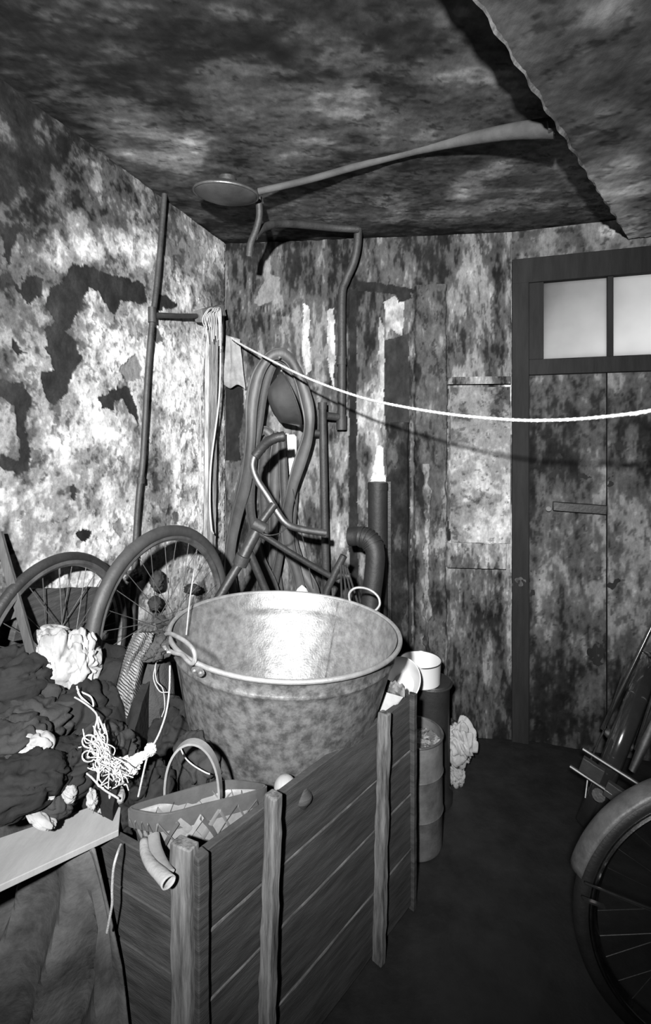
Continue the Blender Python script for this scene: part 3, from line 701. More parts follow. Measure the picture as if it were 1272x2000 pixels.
# planks below, with worn paint
seams = [.078, .105]
u_s = (W('D', 1186, 1000) - DOORC).dot(DD)
seams = [.078, u_s, u_s+.29, DOOR_U1-.03]
seams = [q for q in seams if q <= DOOR_U1-.03]
for i in range(len(seams)-1):
    a, c = seams[i], seams[i+1]
    bb = MB(); dbox(bb, a+.002, c-.002, .01, z_pb-.075, -.045, -.008)
    pl = bb.build('plank', M_doorwood, door, smooth=False)
    surface('plank_face', dpt(a+.003, .01, 0), DD, UP, ND, c-a-.006, z_pb-.087, .0075, (lambda a0: lambda u, v: gD(u+a0, v+.01))(a+.003), M_door, kind=None, seed=61+i, amp=.22, relief=.0012, sy=.5, sx=1.3, freq=16, parent=pl)
b = MB(); dbox(b, .0, DOOR_U1+.02, -.01, z_pb-.03, -.065, -.047); b.build('light_stop_board', M_doorwood, door, smooth=False)  # unseen board added to stop daylight leaking between the planks
# weathered jamb paint
surface('jamb_face', dpt(.002, .02, .019), DD, UP, ND, .074, 1.58, .0045, lambda u, v: gD(u+.002, v+.02), M_door, kind=None, seed=77, amp=.2, relief=.002, sy=.4, freq=16, parent=door)
# latch bar
l = thing('door_latch', 'dark horizontal latch bar across the peeling door boards', 'latch', W('D', 1130, 995, 0))
a = W('D', 1080, 988, .012); c = W('D', 1185, 996, .012)
MB().beam(a, c, .03, .042, jit=.0008).build('bar', M_black, l, bevel=.003)
MB().tube([W('D', 1072, 994, -.01), W('D', 1072, 994, .03)], .012, 12).build('knob', M_black, l)

# ------------------------------------------------------------------ fixed bits of the back wall
def wavy_plank(mb, wall, x0, x1, ytop, ybot, off0, off1, wob=3, n=26, seed=3, x0b=None, x1b=None):
    r = random.Random(seed); L = []; R = []
    x0b = x0 if x0b is None else x0b; x1b = x1 if x1b is None else x1b
    for i in range(n+1):
        t = i/n; y = ytop + (ybot-ytop)*t
        L.append((x0+(x0b-x0)*t + wob*(math.sin(i*.9+seed)+r.uniform(-.7,.7)), y)); R.append((x1+(x1b-x1)*t + wob*(math.sin(i*.7+seed*2)+r.uniform(-.7,.7)), y))
    nrm = WALLS[wall][2]
    rows = []
    for (lx, y), (rx, _) in zip(L, R):
        pl = W(wall, lx, y, off0); pr = W(wall, rx, y, off0); row = [pl]
        for q in range(1, 6):
            s = q/6; row.append(pl.lerp(pr, s) + nrm*((off1-off0)*(1 - abs(2*s-1)**5) + r.uniform(-.003,.003)))
        row.append(pr); rows.append(row)
    mb.sheet(rows)
def rough_strip(name, wall, px0, px1, py0, py1, off, label, cat, seed, dim=1.0, wob=.006, parent=None, amp=.2):
    """A painted upright with ragged edges: a shallow body and a rough painted face."""
    o, d, nrm = WALLS[wall]
    u0 = (W(wall, px0, (py0+py1)/2) - o).dot(d); u1 = (W(wall, px1, (py0+py1)/2) - o).dot(d)
    z1 = W(wall, px0, py0).z; z0 = max(.02, W(wall, px0, py1).z)
    w_ = u1-u0
    def ex(u, v):
        e = np.minimum(u - wob*fbm(v*14, v*0+seed, seed, 3) - .004, w_ - u - wob*fbm(v*14, v*0+seed+7, seed+3, 3) - .004)
        return off*np.clip(e/.008 + .2, 0, 1) - .004*(e < 0)
    gm = gB if wall == 'B' else gD
    return tag(surface(name, o + d*u0 + UP*z0 + nrm*.002, d, UP, nrm, w_, z1-z0, .0042, lambda u, v: gm(u+u0, v+z0)*dim, M_back, kind=None, seed=seed, amp=amp, relief=.006, sx=1.4, sy=.5, freq=14, extra=ex), label, cat)
rough_strip('wall_post', 'B', 808, 874, 560, 1335, .035, 'rough limewashed upright timber set in the wall left of the pale panel', 'post', 81, .95)
rough_strip('wall_batten', 'B', 824, 842, 905, 1300, .052, 'thin pale ragged strip running down the rough timber post', 'batten', 83, 1.35, .012)
rough_strip('dark_board', 'B', 754, 800, 825, 1335, .022, 'dark upright board right of the tall stove pipe', 'board', 85, .62, .003)
rough_strip('wall_block', 'B', 868, 990, 1056, 1104, .05, 'grey wooden block let into the wall under the pale panel', 'block', 87, .9, .004, amp=.25)
rough_strip('wall_ledge', 'B', 872, 998, 738, 752, .04, 'narrow broken ledge above the pale plaster panel', 'ledge', 89, 1.0, .004, amp=.3)
# raised pale plaster panel between post and door
pan = MB()
def panel(px0, px1, py0, py1, name, label, seed):
    o = W('B', px0, py1, .0); u1 = (W('B', px1, py1) - o).length; h = W('B', px0, py0).z - o.z
    du = (o - CORNER).dot(DB)
    so_ = surface(name, o + NB*.014, DB, UP, NB, u1, h, .0045, lambda u, v: gB(u+du, v+o.z)+.03, M_back, kind=None, seed=seed, amp=.17, relief=.004, freq=14)
    return tag(so_, label, 'plaster')
panel(880, 996, 757, 1058, 'plaster_panel', 'pale whitewashed plaster panel between the timber post and the door', 71)

# left corner timber batten, gas pipe and bracket
b = MB(); wavy_plank(b, 'B', 436, 452, 640, 1130, .0, .03, 1, 20, 5, 430, 444)
lb = MB(); n_ = 24
pa = W('L', 414, 632, .03); pb_ = W('L', 409, 1075, .03)
lb.beam(pa, pb_, .085, .022, up=NL, jit=.0012, n=26)
tag(lb.build('corner_batten', M_ledgew, bevel=.002), 'pale upright wooden batten with hanging twine in the room corner', 'batten')
pipe = thing('wall_pipe', 'long thin dark pipe running down the left wall from the ceiling', 'pipe', W('L', 290, 640, .03))
pts = [W('L', x, y, .014) for x, y in ((322,372),(316,450),(306,560),(296,640),(288,740),(279,900),(272,960),(266,1040),(262,1130),(258,1230))]
MB().tube(smooth_path(pts), .0115, 12).build('pipe_run', M_ironl, pipe)
p = W('L', 275, 938, .014); MB().tube([p - UP*.012, p + UP*.012], .0155, 12).build('pipe_collar', M_ironl, pipe)
p = W('L', 297, 615, .018); MB().tube([p - UP*.03, p + UP*.03], .016, 12).build('pipe_collar', M_ironl, pipe)
br = [p, W('L', 350, 617, .03), W('L', 392, 617, .03)]
MB().tube(br, .011, 12).build('side_arm', M_ironl, pipe)
tb = MB().beam(W('L', 388, 618, .04), W('L', 432, 606, .04), .05, .055, jit=.004, n=6)
tag(tb.build('wooden_bracket', M_blockw, bevel=.004), 'rough wooden bracket at the end of the pipe arm by the corner', 'bracket')

# pipes on the back wall
bp = thing('drain_pipe', 'bent dark pipe coming down the back wall from the ceiling', 'pipe', W('B', 668, 830, .05))
pts = [W('B', x, y, o_) for x, y, o_ in ((700,440,.10),(698,480,.09),(690,515,.07),(676,548,.05),(668,580,.05),(668,700,.05),(667,838,.05))]
MB().tube(smooth_path(pts, 6), .0205, 14).build('pipe_run', M_ironl, bp)
p = W('B', 667, 705, .05); MB().tube([p-UP*.02, p+UP*.02], .026, 14).build('pipe_collar', M_ironl, bp)
p = W('B', 667, 822, .05); MB().tube([p-UP*.045, p+UP*.03], .026, 14).build('pipe_collar', M_ironl, bp)
sp = thing('gas_pipe', 'upright iron pipe standing right of the hanging inner tubes', 'pipe', W('B', 632, 1160, .10))
pts = [W('B', x, y, .10) for x, y in ((630,788),(632,900),(635,1040),(638,1175))]
MB().tube(pts, .0195, 14).build('pipe_run', M_ironl, sp)
MB().tube([W('B', 638, 812, .09), W('B', 662, 815, .06)], .019, 12).build('elbow', M_ironl, sp)
MB().tube([W('B', 600, 846, .08), W('B', 634, 846, .10)], .017, 12).build('elbow', M_ironl, sp)
MB().tube([W('B', 630, 786, .10), W('B', 630, 800, .10)], .0225, 12).build('pipe_cap', M_ironl, sp)

# stove pipes
s1 = thing('stove_pipe', 'tall straight dark stove pipe standing against the back wall', 'pipe', W('B', 738, 1250, .07))
MB().tube([W('B', 738, 942, .06), W('B', 738, 1300, .06)], .0485, 24).build('tube', M_stove, s1)
MB().tube([W('B', 738, 944, .06), W('B', 738, 956, .06)], .051, 24).build('tube_collar', M_stove, s1)
s2 = thing('stove_pipe_elbow', 'crimped dark stove pipe elbow leaning in front of the tall pipe', 'pipe', P(725, 1250, 2.22))
pts = smooth_path([P(683, 1048, 2.28), P(704, 1048, 2.26), P(723, 1056, 2.24), P(733, 1080, 2.22), P(731, 1120, 2.21), P(724, 1180, 2.20), P(718, 1300, 2.18)], 5)
MB().tube(pts, [.042 + .004*(i % 2) if 4 < i < 14 else .042 for i in range(len(pts))], 24).build('tube', M_stove, s2)
for i in range(8):
    c = pts[6+i]; d = (pts[7+i]-pts[5+i]).normalized()
    MB().tube([c - d*.0025, c + d*.0025], .0475, 24).build('crimp', M_stove, s2)
wb = MB().beam(W('B', 759, 940, .02), W('B', 760, 1300, .02), .022, .03, up=NB, jit=.001)
tag(wb.build('thin_strip', M_black), 'thin black upright strip beside the tall stove pipe', 'strip')

# ------------------------------------------------------------------ ceiling fittings
ls = thing('lamp_shade', 'round tarnished shade fixed under the ceiling near the corner', 'lamp shade', P(444, 372, 2.0))
c = P(442, 378, 2.0); R_ = .124
M4 = Matrix.Translation(c) @ Matrix.Rotation(math.radians(6), 4, 'X') @ Matrix.Rotation(math.radians(3), 4, 'Y')
sh_ = MB().lathe([(.0,.04),(.05,.038),(.09,.024),(.115,.008),(R_,0.0),(R_-.002,-.003),(.112,-.010),(.085,-.020),(.05,-.027),(.02,-.029),(0,-.029)], 48, M4).build('shade', M_shade, ls)
MB().tube([M4 @ Vector((math.cos(a)*R_, math.sin(a)*R_, -.001)) for a in [i*math.pi/24 for i in range(48)]], .0045, 8, closed=True).build('rim', M_rim, sh_)
MB().tube([M4 @ Vector((0,.01,.035)), M4 @ Vector((0,.01,.075))], .035, 14).build('neck', M_ironl, ls)
cd = thing('ceiling_conduit', 'long pipe under the ceiling running from the lamp shade to the stair box', 'pipe', P(800, 300, 1.8))
M_cond = mat('limewashed_conduit', .075, .8, vary=.4, scale=10, bump=.4)
pts = smooth_path([P(505, 374, 2.00), P(600, 352, 1.97), P(700, 324, 1.90), P(800, 298, 1.82), P(900, 275, 1.73), P(1000, 257, 1.64), P(1085, 250, 1.58)], 5)
MB().tube(pts, [.013+.020*max(0,(i/len(pts)-.5))*2 for i in range(len(pts))], 14).build('pipe_run', M_cond, cd)
cp_ = P(1104, 243, 1.55)
bk = MB().beam(cp_ + Vector((-.045,.02,0)), cp_ + Vector((.05,-.02,.01)), .04, .03, jit=.001)
tag(bk.build('ceiling_clip', M_cond, bevel=.003), 'small ribbed clip holding the conduit end at the stair box edge', 'clip')
gp = thing('ceiling_gas_pipe', 'hooked gas pipe hanging below the right side of the lamp shade', 'pipe', P(495, 470, 2.15))
MB().tube(smooth_path([P(505, 385, 2.1), P(507, 420, 2.12), P(500, 450, 2.14), P(490, 475, 2.16), P(487, 500, 2.18)], 5), .0145, 12).build('pipe_run', M_ironl, gp)
MB().tube(smooth_path([P(497, 462, 2.15), P(515, 445, 2.2), P(545, 437, 2.28), P(600, 440, 2.38), P(650, 445, 2.45), P(700, 448, 2.48)], 5), .017, 12).build('branch', M_ironl, gp)

# ------------------------------------------------------------------ clothes line, rag and twine in the corner
cl = thing('clothes_line', 'white rope sagging across the room from the corner rag to the right', 'rope', P(470, 672, 2.52))
pts = smooth_path([P(452, 660, 2.56), P(470, 672, 2.52), P(530, 704, 2.34), P(600, 738, 2.16), P(680, 768, 2.0), P(750, 787, 1.88), P(870, 808, 1.70), P(1000, 820, 1.54), P(1100, 820, 1.44), P(1190, 813, 1.36), P(1272, 802, 1.29), P(1400, 778, 1.2), Vector((2.6, .55, 1.95))], 9)
MB().tube(pts, .0048, 8).build('strand', M_string, cl)
# the twist of the rope
tw = MB()
acc = 0.0
for i in range(len(pts)-1):
    pass
dense = [];
for i in range(len(pts)-1):
    L_ = (pts[i+1]-pts[i]).length; m_ = max(1, int(L_/.004))
    for q in range(m_): dense.append(pts[i].lerp(pts[i+1], q/m_))
dense = dense[:760]
for ph in (0, math.pi):
    pp = []
    for i, q in enumerate(dense):
        d = (dense[min(i+1, len(dense)-1)] - dense[max(i-1, 0)]).normalized(); a_ = d.cross(UP).normalized(); b_ = a_.cross(d)
        t = i*.75 + ph; pp.append(q + (a_*math.cos(t) + b_*math.sin(t))*.0032)
    tw.tube(pp, .0026, 5)
tw.build('twisted_strand', M_string, cl)

def hanging_cloth(name, corners, nx, ny, fold, seed, material, label, cat, thick=.004):
    """Cloth hung by its upper edge. corners: top-left, top-right, bottom-right, bottom-left."""
    tl, tr, brc, bl = [Vector(c) for c in corners]; rows = []
    nrm = (tr-tl).cross(bl-tl).normalized()
    if nrm.y > 0: nrm = -nrm
    for j in range(ny+1):
        t = j/ny; row = []
        for i in range(nx+1):
            s = i/nx
            q = tl.lerp(tr, s).lerp(bl.lerp(brc, s), t)
            f = fold*(math.sin(s*9+seed+1.2*math.sin(t*3+seed))*.6 + math.sin(s*17+seed*2+t*2)*.35)*(.35+.65*t)
            f += fold*.5*float(fbm(np.array([s*4.+seed]), np.array([t*4.]), seed, 3)[0])
            row.append(q + nrm*f + UP*(.012*math.sin(s*7+seed)*t))
        rows.append(row)
    o = MB().sheet(rows).build(name, material, recalc=False, solid=thick)
    return tag(o, label, cat)
hanging_cloth('hanging_rag', [W('B', 442, 655, .04), W('B', 468, 662, .05), W('B', 478, 758, .06), W('B', 438, 752, .05)], 16, 20, .012, 3, M_rag_w, 'small pale rag hanging in the corner under the end of the rope', 'rag')

def twine(name, paths, r, material, label, cat='string', group=None):
    mb = MB()
    for q in paths: mb.tube(smooth_path(q, 5), r, 6)
    o = mb.build(name, material)
    return tag(o, label, cat, group)
twine('hanging_twine', [[W('L', x, y, o_) for x, y, o_ in ((428,608,.08),(431,660,.07),(430,740,.065),(426,800,.065),(413,900,.065),(410,975,.07),(413,1030,.08),(417,1042,.08))]], .0042, M_string, 'thick white twine hanging down the pale corner batten')
twine('hanging_twine', [[W('L', x, y, o_) for x, y, o_ in ((408,612,.08),(397,650,.075),(390,720,.07),(392,800,.07),(393,900,.07),(389,1000,.09),(386,1060,.12))] + [P(380, 1110, 1.72), P(371, 1170, 1.66), P(364, 1240, 1.62)]], .0022, M_cord, 'fine grey twine hanging from the bracket down in front of the wheel')
pk = []
rr = random.Random(4)
for i in range(9):
    a = i*.5
    pk.append([W('L', 400+i*3, 640+rr.uniform(-8,30), .075), W('L', 396+i*3.4, 622, .08), W('L', 410+i*2, 604+rr.uniform(-3,6), .085), W('L', 424+i, 612, .08), W('L', 430+rr.uniform(-4,3), 640+i*6, .075)])
twine('twine_hank', pk, .0022, M_string, 'white hank of twine looped over the wooden bracket in the corner')

# ------------------------------------------------------------------ inner tubes and the pan hanging on the back wall
def strap(mb, pts, w, t=.12):
    """A flattened rubber tube: wide band with rolled edges and a shallow groove."""
    q = smooth_path([W('B', x, y, o_) for x, y, o_ in pts], 5); rows = []
    for i, c in enumerate(q):
        d = (q[min(i+1, len(q)-1)] - q[max(i-1, 0)]).normalized(); f = Vector((.15, -1, 0)); f = (f - d*f.dot(d)).normalized(); sd = d.cross(f)
        ww = w*(1 + .10*math.sin(i*.45 + len(q))); h_ = .0045
        rows.append([c + sd*(ww*a_) + f*(h_*b_) for a_, b_ in ((-1,0),(-.94,.9),(-.72,1.25),(-.45,.2),(.1,.0),(.5,.25),(.76,1.2),(.95,.9),(1,0),(.6,-.8),(-.6,-.8))])
    mb.sheet(rows, closed=True)
tubes = [
 ('perished inner tube in a tall loop over the nail, widest and frontmost', M_tube, .0235, .22, [(455,1170,.10),(449,1090,.10),(462,1010,.12),(480,940,.15),(489,860,.17),(492,790,.18),(503,735,.18),(524,700,.18),(545,691,.18),(566,703,.18),(583,735,.18),(598,780,.18),(604,820,.18),(600,858,.17),(585,905,.16),(570,955,.15),(560,1010,.13),(565,1070,.12),(580,1120,.12),(592,1180,.12)]),
 ('inner tube hanging inside the tall loop with its strand behind the handlebar', M_rub_grey, .021, .25, [(505,1180,.08),(512,1120,.08),(497,1040,.09),(488,980,.11),(492,900,.13),(505,830,.14),(515,760,.15),(530,715,.15),(548,704,.15),(562,722,.14),(575,770,.14),(585,830,.14)]),
 ('flat inner tube fanning out at the left edge of the bundle', M_tube, .020, .2, [(448,1150,.06),(452,1070,.06),(462,990,.07),(478,920,.08),(496,860,.09),(515,840,.09),(530,850,.09)]),
 ('flat inner tube hanging straight behind the curved handlebar', M_rub_grey, .022, .2, [(513,1180,.05),(517,1080,.05),(516,1000,.06),(514,920,.06),(520,865,.07),(535,845,.07)]),
 ('broad flat inner tube in the middle of the bundle', M_tube, .023, .2, [(545,1180,.05),(536,1100,.05),(535,1010,.05),(535,930,.05),(540,870,.06),(548,845,.06)]),
 ('pale edged inner tube hanging below the dark pan', M_rub_grey, .018, .22, [(528,1170,.10),(545,1090,.10),(556,1010,.10),(554,940,.09),(552,880,.08),(550,845,.08)]),
 ('inner tube crossing low at the right side of the bundle', M_tube, .022, .22, [(572,960,.08),(570,1040,.08),(585,1100,.08),(612,1150,.09),(618,1190,.09)]),
 ('folded inner tube slanting down behind the tub', M_rub_grey, .022, .25, [(500,1060,.16),(512,1100,.15),(530,1140,.14),(545,1190,.14)]),
]
for lab, m_, w_, fl, pp in tubes:
    mb = MB(); strap(mb, pp, w_*1.2, .13)
    tag(mb.build('inner_tube', m_), lab, 'inner tube', 'old inner tubes hanging on the back wall')
# nail
nl = MB().tube([W('B', 546, 700, -.01), W('B', 546, 698, .24)], .006, 8)
tag(nl.build('wall_nail', M_iron), 'iron nail at the top of the loop of inner tubes', 'nail')
# dark pan seen from the side inside the loop
pn = thing('hanging_pan', 'dark rounded pan hanging on its side inside the loop of tubes', 'pan', W('B', 545, 790, .12))
c = W('B', 566, 781, .22); ax = Vector((.86, .22, .34)).normalized()
Mq = Matrix.Translation(c) @ ax.to_track_quat('Z', 'Y').to_matrix().to_4x4()
M_pan = mat('dark_pan_enamel', .06, .4, vary=.4, scale=9, bump=.15)
MB().lathe([(0,-.092),(.05,-.09),(.085,-.075),(.105,-.045),(.125,-.012),(.136,0),(.133,.002),(.12,-.012),(.100,-.043),(.08,-.07),(.045,-.085),(0,-.087)], 40, Mq @ Matrix.Diagonal((1,1,1,1))).build('bowl', M_pan, pn)
MB().tube([Mq @ Vector((math.cos(a)*.135, math.sin(a)*.135, 0)) for a in [i*math.pi/24 for i in range(48)]], .004, 8, closed=True).build('rim', M_ironl, pn)

# ------------------------------------------------------------------ bicycle wreck behind the tub
bw = thing('bicycle_wreck', 'old bicycle frame and curved handlebar propped up behind the tub', 'bicycle frame', P(530, 1150, 2.05))
MB().tube(smooth_path([P(505, 884, 2.08), P(497, 893, 2.08), P(494, 912, 2.08), P(503, 938, 2.08), P(525, 972, 2.08), P(545, 1005, 2.07), P(562, 1024, 2.07), P(590, 1034, 2.09), P(636, 1041, 2.12)], 6), .0145, 14).build('handlebar', M_chrome, bw)
gpts = smooth_path([P(556, 852, 2.06), P(540, 855, 2.06), P(522, 864, 2.07), P(507, 880, 2.08), P(498, 892, 2.08)], 4)
MB().tube(gpts, [.0195 + .002*(i % 2) for i in range(len(gpts))], 12).build('grip', M_rubber, bw)
MB().tube([P(536, 985, 2.06), P(512, 1018, 2.04), P(500, 1032, 2.03)], .017, 12).build('stem', M_iron, bw)
p = P(506, 1028, 2.02); MB().tube([p + Vector((-.02,0,.012)), p + Vector((.025,0,-.012))], .024, 12).build('stem_clamp', M_ironl, bw)
MB().tube([P(505, 1030, 2.04), P(488, 1062, 2.02), P(470, 1098, 2.0)], .0235, 14).build('head_tube', M_iron, bw)
MB().tube([P(476, 1085, 2.0), P(468, 1103, 2.0)], .030, 14).build('head_collar', M_ironl, bw)
MB().tube([P(470, 1098, 2.0), P(450, 1130, 1.98), P(425, 1172, 1.96)], .018, 12).build('fork_blade', M_iron, bw)
MB().tube([P(506, 1040, 2.03), P(560, 1075, 2.05), P(610, 1105, 2.07), P(654, 1130, 2.09)], .0125, 12).build('top_tube', M_iron, bw)
MB().tube([P(484, 1072, 2.02), P(505, 1120, 2.03), P(528, 1175, 2.04)], .0165, 12).build('down_tube', M_iron, bw)
MB().tube([P(672, 1085, 2.08), P(658, 1112, 2.08), P(640, 1150, 2.08), P(628, 1190, 2.08)], .015, 12).build('seat_tube', M_iron, bw)
for i, (x0, x1) in enumerate(((668, 668), (672, 680), (676, 692), (680, 703))):
    MB().tube([P(x0-2, 1100+i*3, 2.07), P(x1, 1190, 2.05)], .0045, 8).build('stay', M_iron, bw)
MB().tube([P(655, 1128, 2.09), P(668, 1122, 2.08), P(684, 1126, 2.07)], .013, 10).build('lug', M_iron, bw)
MB().tube(smooth_path([P(500, 1033, 2.02), P(520, 1045, 2.0), P(545, 1042, 2.02), P(560, 1030, 2.04)], 4), .0025, 6).build('brake_cable', M_iron, bw)
for i, (a_, b_) in enumerate((((578,955),(612,1110)), ((562,960),(600,1140)))):
    pass
wr = MB().tube(smooth_path([P(572, 955, 2.12), P(585, 1020, 2.12), P(600, 1090, 2.1), P(612, 1150, 2.1)], 5), .002, 6)
tag(wr.build('loose_wire', M_iron), 'thin dark wire slanting down right of the hanging tubes', 'wire')
lf = MB().sheet([[P(572+i*9 - 2*j, 1168 - 26*math.sin(i*math.pi/4.)*(1-j/5.) - j*0 + j*2, 2.0 - .012*math.sin(i*.8)) for i in range(5)] for j in range(6)])
tag(lf.build('torn_card', M_card, solid=.002), 'small grey torn piece of card standing behind the tub rim', 'card')

# ------------------------------------------------------------------ loose bicycle wheels
def wheel(name, label, c, d, R, tyre_r, mt, lean=0.0, group='loose bicycle wheels by the left wall', spokes=28, rimm=None):
    d = Vector(d).normalized(); nrm = d.cross(UP).normalized()
    up = (UP + nrm*lean).normalized(); nrm = d.cross(up).normalized(); up = nrm.cross(d).normalized()
    q = Matrix((d, nrm, up)).transposed().to_quaternion()
    w = thing(name, label, 'bicycle wheel', c, group, rot=q)
    circ = lambda r, n_: [Vector((r*math.cos(2*math.pi*i/n_), 0, r*math.sin(2*math.pi*i/n_))) for i in range(n_)]
    # tyre, with a slightly square shoulder
    MB().tube(circ(R - tyre_r, 72), tyre_r, 14, closed=True).build('tyre', mt, w)
    rb = MB(); prof = []
    ri = R - 2*tyre_r
    rows = []
    for i in range(72):
        a = 2*math.pi*i/72; rows.append([Vector((math.cos(a)*(ri+x), y, math.sin(a)*(ri+x))) for x, y in ((.006,-.013),(-.004,-.014),(-.012,-.006),(-.012,.006),(-.004,.014),(.006,.013))])
    rows.append(rows[0]); rb.sheet(rows, closed=True); rim_ = rb.build('rim', rimm or M_rim, w)
    hub_ = MB().lathe([(0,-.045),(.008,-.045),(.009,-.034),(.024,-.032),(.024,-.027),(.012,-.022),(.012,.022),(.024,.027),(.024,.032),(.009,.034),(.008,.045),(0,.045)], 20, Matrix.Rotation(math.pi/2, 4, 'X')).build('hub', M_ironl, w)
    MB().tube([Vector((0,-.06,0)), Vector((0,.06,0))], .005, 8).build('axle', M_rim, hub_)
    first = None
    for i in range(spokes):
        a = 2*math.pi*i/spokes; side = 1 if i % 2 else -1; tw_ = .9*(1 if (i//2) % 2 else -1)
        if i < 4:
            h = Vector((.022*math.cos(tw_), side*.029, .022*math.sin(tw_))); e = Vector((ri-.008, side*.002, 0))
            sp_ = MB().tube([h, e], .0013, 5).build('spoke', M_rim, w); sp_.rotation_euler = (0, -a, 0)
            if first is None: first = []
            first.append(sp_.data)
        else:
            o = bpy.data.objects.new('spoke', first[i % 4]); COL.objects.link(o); o.parent = w; o.rotation_euler = (0, -a, 0)
    MB().tube([Vector((0,.004,-ri+.03)), Vector((0,.004,-ri-.01))], .003, 6).build('valve', M_rim, rim_)
    return w
cA = W('L', 118, 1272, .075)
wheel('bicycle_wheel', 'bicycle wheel with thin black tyre flat against the left wall', cA, DL, .192*cA.y*.99, .0155, M_rubber, lean=0.03)
wheel('bicycle_wheel', 'bicycle wheel with thick dusty tyre leaning left of the tub', (-.55, 1.78, H - .366*1.78), (-.436, -.9, 0), .335, .0215, M_rub_grey, lean=0.05)
# ------------------------------------------------------------------ wooden crate
CA = Vector((-.254, 1.012, 0)); CU = Vector((.648, .762, 0)).normalized(); CE = Vector((-.881, .473, 0)).normalized()
CN = Vector((CU.y, -CU.x, 0))                       # outward normal of the long side
CEN = Vector((-CE.y*-1, CE.x, 0)); CEN = Vector((-.473, -.881, 0)).normalized()
LEN, WID = .815, .50
cr = thing('wooden_crate', 'large grey wooden crate with upright posts carrying the zinc tub', 'crate', CA)
def cside(s, z, off): return CA + CU*s + UP*z + CN*off
lv = [(.015,.192),(.193,.364),(.365,.500),(.501,.665)]
for z0, z1 in lv:
    stg = -.009 + .0022*(3-lv.index((z0, z1)))
    b = MB(); b.beam(cside(0,(z0+z1)/2,stg), cside(LEN,(z0+z1)/2 - .0,stg), .018, z1-z0, jit=.0008, n=14)
    sb_ = b.build('side_board', M_crate, cr, bevel=.002)
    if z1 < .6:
        MB().beam(cside(.02, z1, stg+.0095), cside(LEN, z1, stg+.0095), .0025, .004, jit=.0009, n=24).build('edge_highlight', M_seam_highlight, sb_)  # pale strip stands in for the light caught along each board seam
for z0, z1 in ((.015,.20),(.207,.395),(.401,.507),(.511,.612)):
    b = MB(); a = CA + CE*.03 - CEN*.012 + UP*((z0+z1)/2); c = CA + CE*WID - CEN*.012 + UP*((z0+z1)/2 + .004)
    b.beam(a, c, .018, z1-z0, jit=.0008, n=10).build('end_board', M_crate_end, cr, bevel=.002)
# far end and far side
fa = CA + CU*LEN; fb = CA + CE*WID + CU*(LEN+.12); nb = CA + CE*WID
for z0, z1 in lv:
    MB().beam(fa + UP*(z0+z1)/2, fb + UP*(z0+z1)/2, .018, z1-z0, jit=.001).build('end_board', M_crate_end, cr, bevel=.002)
for z0, z1 in lv[:3]:
    MB().beam(nb + UP*(z0+z1)/2, fb + UP*(z0+z1)/2, .018, z1-z0, jit=.001).build('side_board', M_crate, cr, bevel=.002)
MB().prism([CA + UP*.02 + CE*.02 + CU*.02, fa + UP*.02, fb + UP*.02, nb + UP*.02], UP, .016).build('bottom', M_crate, cr, smooth=False)
# posts outside the long side
pz = [(0.012, .69, .030, .046, 0), (.222, .69, .030, .030, -.012), (.640, .70, .026, .026, -.012)]
pb = MB(); pb.beam(CA + CE*.022 + CEN*.008 + UP*.0, CA + CE*.026 + CEN*.008 + UP*.69, .052, .03, up=CEN, jit=.0018, n=20); pb.build('post', M_post, cr, bevel=.003)
pb = MB(); pb.beam(cside(.006, 0, .004), cside(.004, .675, .004), .026, .026, up=CN, jit=.0012, n=20); pb.build('post', M_crate, cr, bevel=.003)
for s, w_ in ((.190, .028), (.632, .025)):
    pb = MB(); pb.beam(cside(s-.030, 0, .020), cside(s, .70, .020), w_, .034, up=CN, jit=.0022, n=26); pb.build('post', M_post, cr, bevel=.004)
MB().beam(cside(LEN-.005, 0, .008), cside(LEN-.002, .68, .008), .018, .018, up=CN, jit=.001, n=16).build('post', M_crate, cr, bevel=.002)
# boards laid inside that carry the tub
for i in range(5):
    a = CA + CE*.03 + CU*(.08+.16*i); c = CA + CE*(WID-.03) + CU*(.08+.16*i)
    MB().beam(a + UP*.532, c + UP*.532, .13, .018, jit=.001).build('inner_board', M_crate, cr, bevel=.002)
# leaning rod beside the far corner
rod = thing('iron_rod', 'thin upright rod leaning at the far corner of the crate', 'rod', P(795, 1758, 1.652))
MB().tube([P(790, 1752, 1.655), P(796, 1600, 1.64), P(803, 1352, 1.632)], .0045, 8).build('shaft', M_iron, rod)
MB().tube([P(789, 1765, 1.655), P(790.5, 1735, 1.655)], .006, 8).build('tip', M_rim, rod)

# ------------------------------------------------------------------ zinc tub
TC = Vector((-.142, 1.600, .565)); tilt = math.radians(3.6)
TM = Matrix.Translation(TC) @ Matrix.Rotation(tilt, 4, 'Y')
TH = .335; TR = .352; BR = .262
tub = thing('zinc_tub', 'big round zinc wash tub with two loop handles standing in the crate', 'tub', TC)
def trad(z): return BR + (TR-.006-BR)*(z/TH)**.85
prof = [(0,.004),(BR-.02,.004),(BR-.004,0.0),(BR,.006)]
for i in range(1, 26):
    z = TH*i/26; r = trad(z)
    if abs(z-.285) < .009: r += .005*math.cos((z-.285)/.009*math.pi/2)
    prof.append((r, z))
for z in (.279,.285,.291): prof.append((trad(z)+.005*math.cos((z-.285)/.009*math.pi/2), z))
prof = prof[:4] + sorted(prof[4:], key=lambda q: q[1]) + [(TR-.004, TH)]
nseg = 128
MB().lathe(prof, nseg, TM).build('tub_wall', M_zinc, tub)
ip = [(0,.010),(BR-.03,.010),(BR-.012,.014)] + [(trad(TH*i/30)-.006 - (.0045*math.cos((TH*i/30-.285)/.012*math.pi/2) if abs(TH*i/30-.285) < .012 else 0), TH*i/30) for i in range(2, 30)] + [(TR-.010, TH)]
MB().lathe(ip, nseg, TM).build('tub_inside', M_zinc_in, tub)
